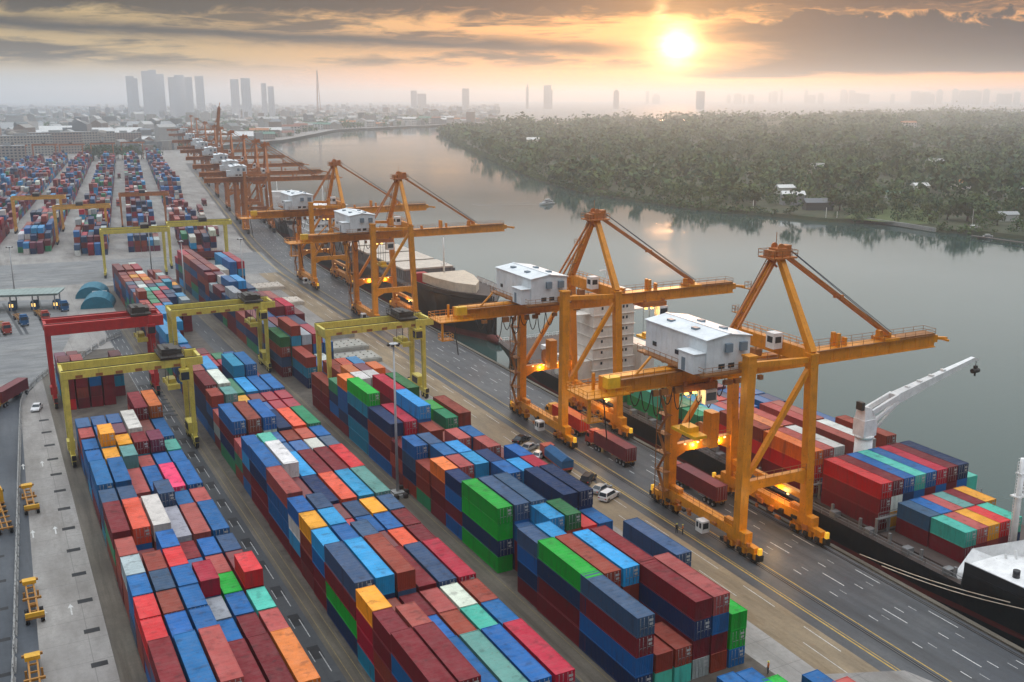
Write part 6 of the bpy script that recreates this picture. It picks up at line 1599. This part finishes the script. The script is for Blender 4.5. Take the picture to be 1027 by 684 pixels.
    me.materials.append(m); o = D.objects.new('low_town', me); COL.objects.link(o); tag(o, 'low hazy town of countless small buildings beyond the port', 'town', kind='stuff')
    # its trees
    Q = []; base = leaf_quads([((0,0,7),7.)], 34, 1.9, rng)
    for i in range(1500):
        dist = 1500 + rng.random()**1.2*2600; x = -120 + rng.random()*560; u, v, a = at_px(x, dist)
        if v > quay_v(u) - 15: continue
        Q.append(base*(.6+.8*rng.random()) + np.array([v, u, 0.]))
    o = D.objects.new('town_trees', quads_mesh('town_trees', np.concatenate(Q), M['leaffar'])); COL.objects.link(o); tag(o, 'dark trees scattered through the hazy low town', 'trees', kind='stuff')
    # towers in the haze on the left and the skyline to the right
    def tower(x, ytop, w, dist, l, grp, cat='tower', crown=0, wall='wallgrey'):
        h = 70 + (98.-ytop)*dist/1029.*math.cos(math.atan((x-CX)/1029.)) ; fl = max(6, int(h/3.6))
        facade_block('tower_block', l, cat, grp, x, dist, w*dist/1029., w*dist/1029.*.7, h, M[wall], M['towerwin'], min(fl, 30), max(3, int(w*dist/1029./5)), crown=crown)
    LT = 'pale tower blocks in the haze above the port'
    for x, y, w, l in ((131.5,77,7,'slim pale tower, leftmost of the hazy cluster above the far yard'),(136.5,79,5,'narrow tower second from the left in the hazy cluster'),(148,72,8,'tallest hazy tower left of centre in the cluster'),(154.5,71,7,'hazy tower sharing the highest roof of the cluster'),(162,75,7,'stepped hazy tower right of the two tallest'),(173,78,6,'slim hazy tower in the middle of the cluster'),(181,76,9,'broad hazy tower in the right half of the cluster'),(190,78,7,'hazy tower second from the right of the cluster'),(201,77,8,'hazy tower at the right end of the cluster'),(236,80,8,'broad hazy tower behind the raised boom, left of the striped one'),(247,79,9,'broad hazy tower right of the raised crane boom'),(265,84,5,'lower slim hazy tower beyond the broad pair'),(272,87,6,'low broad hazy tower right of the slim one')):
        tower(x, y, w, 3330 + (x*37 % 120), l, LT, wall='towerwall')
    for x, y, w, l in ((415,91,6,'small hazy tower left of the telecommunication mast\'s bank'),(423,94,9,'low broad hazy building above the river bend'),(467,89,7,'lone square tower standing above the river bend')): tower(x, y, w, 6200, l, 'towers above the river bend')
    u, v, a = at_px(319, 3900); r = empty('telecommunication_mast', u, v); tag(r, 'tall lattice telecommunication mast standing above the left bank', 'mast'); m_ = MB(); H = 70 + 26*3900/1029.
    for k in range(3):
        a0 = k*2.094; m_.bar((9*math.cos(a0),9*math.sin(a0),0),(.8*math.cos(a0),.8*math.sin(a0),H),1.8,1.8)
    m_.build('lattice', M['roofred'], r)
    for k in range(1,12):
        pass
    bb = MB()
    for k in range(1,13):
        t = k/13.; rr = 9*(1-t)+.8*t
        for i in range(3):
            a0, a1 = i*2.094, (i+1)*2.094; bb.bar((rr*math.cos(a0),rr*math.sin(a0),H*t),(rr*math.cos(a1),rr*math.sin(a1),H*t),.5)
    bb.build('crossbars', M['roofred'], r)
    rnd = random.Random(77)
    for cx, sp, k in ((528,2,1),(550,5,2),(619,1,1),(654,7,2),(700,4,2),(742,14,4),(777,9,3),(815,12,3),(858,13,7),(895,2,1),(930,14,5),(975,19,9),(1011,10,4)):
        for i in range(k):
            x = cx + (sp*(2*(i+.5)/k-1) if k > 1 else 0) + rnd.uniform(-1.5,1.5); near = abs(rnd.gauss(0,.5))
            y = {528:84.5,550:86.,619:87.5,700:88.}.get(cx, 92.) + rnd.uniform(-1.5,4.2); w = rnd.choice((2.5,3.2,4.,5.5,7.5))
            if cx in (858,975): y -= 1.5
            tower(x, max(y, 90.5) if cx not in (528,550,619,700) else y, w, 11500 + rnd.random()*900 if cx not in (528,550,619,700) else 6600, 'small distant tower of the hazy skyline under the bright horizon', 'distant skyline towers along the horizon', crown=3+rnd.random()*9 if rnd.random() < .55 else 0)
    # houses, sheds and trees on the far bank
    rnd = random.Random(31); HB = 'houses among the trees of the far bank'
    def bank(x, y, z=-1.2): return ground_at(x, y, z)
    for x, y, w, d, h, wl, rf, l in BANK_HOUSES:
        u, v = bank(x, y); facade_block('house', l, 'house', HB, (u, v), 0, w, d, h+ (2 if y < 190 else 0), M[wl], M['winrow'] if h > 8 else None, 2, 5, yaw=-.5+.3*rnd.random(), z=-1.2, roof='gable', roofm=M[rf])
    for k, (x, y, h, r, m, l) in enumerate(BANK_TREES): u, v = bank(x, y); tree(u, v, h, r, l, 700+k, leaf=M[m], n=620)
    sheet('meadow', [ground_at(x, y, -1.1) for x, y in ((846,219),(870,207),(900,206),(930,212),(945,226),(880,222))], -1.1, M['meadow'])
    # retaining wall of the meadow, jetties
    w = MB(); pts = [ground_at(x, y, WATER) for x, y in ((866,222.5),(905,228),(938,233.5))]
    for (u0,v0),(u1,v1) in zip(pts[:-1], pts[1:]): w.bar((v0,u0,-1.8),(v1,u1,-1.8),1.,2.2)
    tag(w.build('river_wall', M['barrier']), 'pale low wall along the water in front of the meadow', 'wall')
    for x0, y0, x1, y1, l in ((975,236,1027,243,'long wooden jetty at the right edge of the far bank'),(1000,231,1030,236,'short wooden jetty beside the waterfront house')):
        a = Vector((*ground_at(x0, y0, -2.), 0)); b = Vector((*ground_at(x1, y1, -2.), 0)); j = MB().bar((a.y,a.x,-2.2),(b.y,b.x,-2.2),2.6,.3)
        for t in np.linspace(0,1,9): p = a.lerp(b, t); j.tube((p.y,p.x,-4.4),(p.y,p.x,-1.4),.16,n=6)
        tag(j.build('jetty', M['deckgrey']), l, 'jetty', 'jetties on the far bank')
    for x, y, l in ((755,214,'white pole standing in the water left of the boathouse'),(828,222,'white pole standing in the water right of the boathouse'),(839,222,'shorter white pole in the water right of the boathouse')):
        u, v = ground_at(x, y, WATER); o = MB().tube((0,0,-1.2),(0,0,8.5 if 'shorter' not in l else 6.),.2,.12,n=6).build('mooring_pole', M['whitepaint']); o.location = (v,u,WATER); tag(o, l, 'pole', 'white poles in the water')
    # boats
    def boat(x, y, L, l, cabin=True, rot=.8, hull='carwhite', mast=False, grp='boats along the banks'):
        u, v = ground_at(x, y, WATER); r = empty('boat', u, v, WATER, rot); tag(r, l, 'boat', grp); b = L*.13; m = MB()
        P = [(-L/2,b*.8),(-L*.1,b),(L*.25,b*.8),(L/2,0.05)]; n = len(P)
        vs = []
        for y_, hb in P: vs += [(-hb*.6,y_,-.3),(hb*.6,y_,-.3),(hb,y_,L*.07+(.5*L*.06 if y_ > L*.2 else 0)),(-hb,y_,L*.07+(.5*L*.06 if y_ > L*.2 else 0))]
        f = [(0,3,2,1)]
        for i in range(n-1):
            a = 4*i; f += [(a+1,a+2,a+6,a+5),(a+2,a+3,a+7,a+6),(a+3,a,a+4,a+7)]
        m.add(vs, f); m.build('hull', M[hull], r)
        if cabin:
            c = MB().box(-b*.72,b*.72,-L*.36,L*.18,L*.06,L*.17).box(-b*.5,b*.5,-L*.2,L*.08,L*.17,L*.25); c.build('cabin', M['whitepaint'], r)
            MB().box(-b*.735,b*.735,-L*.33,L*.15,L*.10,L*.14).box(-b*.515,b*.515,-L*.17,L*.082,L*.19,L*.225).build('window', M['glassdark'], r)
            MB().box(-b*.8,b*.8,-L*.4,L*.2,L*.17+.002,L*.18).build('cabin_roof', M['hatchside'], r)
        if mast: MB().tube((0,L*.05,.5),(0,L*.05,L*.9),.12,.06,n=6).build('mast', M['whitepaint'], r)
        return r
    boat(548, 205, 15., 'white motor yacht under way in the middle of the river', grp='boat on the open river', rot=1.9, mast=False)
    boat(975, 232, 14, 'white boat moored at the far bank below the big waterside tree', mast=True, rot=1.6); boat(989, 239, 9, 'small dark boat lying off the long jetty', hull='hullblack', rot=1.2); boat(962, 231, 8, 'little white boat left of the moored boat with a mast', rot=1.5, cabin=False)
    for k, (x, y, L) in enumerate(((528,172,26),(545,177,24),(455,140,30))): boat(x, y, L, ('dark barge at the far bank in the mist, left of the other one','dark barge at the far bank, right of the other one','dark vessel at the tip of the far bank')[k], hull='hullblack', rot=.6, cabin=k == 2)
    for k, (x, y, L) in enumerate(((318,131.5,28),(345,128.5,26),(372,127,26),(398,126,30),(430,124.5,30))): boat(x, y, L, ('white ferry at the left bank, nearest to the quay','grey boat second along the left bank','white boat in the middle of the left bank row','dark boat fourth along the left bank','white boat farthest along the left bank')[k], hull=('carwhite','hatchside','carwhite','hullblack','carwhite')[k], rot=1.2)
    # wake of the yacht
    u, v = ground_at(548, 205, WATER); wk = MB()
    for s in (-1,1): wk.add([(v-s*.4-6,u+4,WATER+.02),(v-46,u+22+s*4.,WATER+.02),(v-46,u+22+s*5.,WATER+.02),(v-s*.4-6,u+4.6,WATER+.02)], [(0,1,2,3)])
    o = wk.build('wake', M['foam']); o['kind'] = 'structure'
# ------------------------------------------------------------ put it together
M['galv'] = plain('galvanised_steel', (.34,.35,.36), .45, .6); M['decal'] = plain('white_stencil_plate', (.42,.42,.41), .6)
M['steel'] = plain('worn_rail_steel', (.22,.2,.19), .35, .7)
M['meadow'] = ground_mat('meadow_grass', (.07,.11,.03), (.10,.13,.045), (.05,.07,.025), .9, .03); M['foam'] = plain('wake_foam', (.22,.25,.25), .4)
build_sky(); build_setting()
for k, (b0, rows, a0, a1, lo, hi) in enumerate(FARSTRIPS): far_strip(b0, rows, a0, a1, lo, hi, 100+k, pal='MMMMUUPNNVVBBBSAWHLG')
build_quay_cranes(); build_yard_cranes()
plan_ship_containers(); build_ships()
M['trunk'] = plain('bark_', (.07,.05,.035), .9); M['leaf'] = leaf_material('shrub_foliage', (.035,.075,.018), (.075,.115,.03), (.03,.06,.02))
build_yard(); build_town()
SEL = shown_keys()
rest = build_containers(SEL, container_labels())
container_mass(rest)
build_haze()
SC.view_settings.view_transform = 'Standard'; SC.view_settings.look = 'None'; SC.view_settings.exposure = -.27; SC.view_settings.gamma = 1.
SC.render.engine = 'CYCLES'; SC.cycles.use_denoising = True; SC.cycles.volume_bounces = 1; SC.cycles.max_bounces = 6
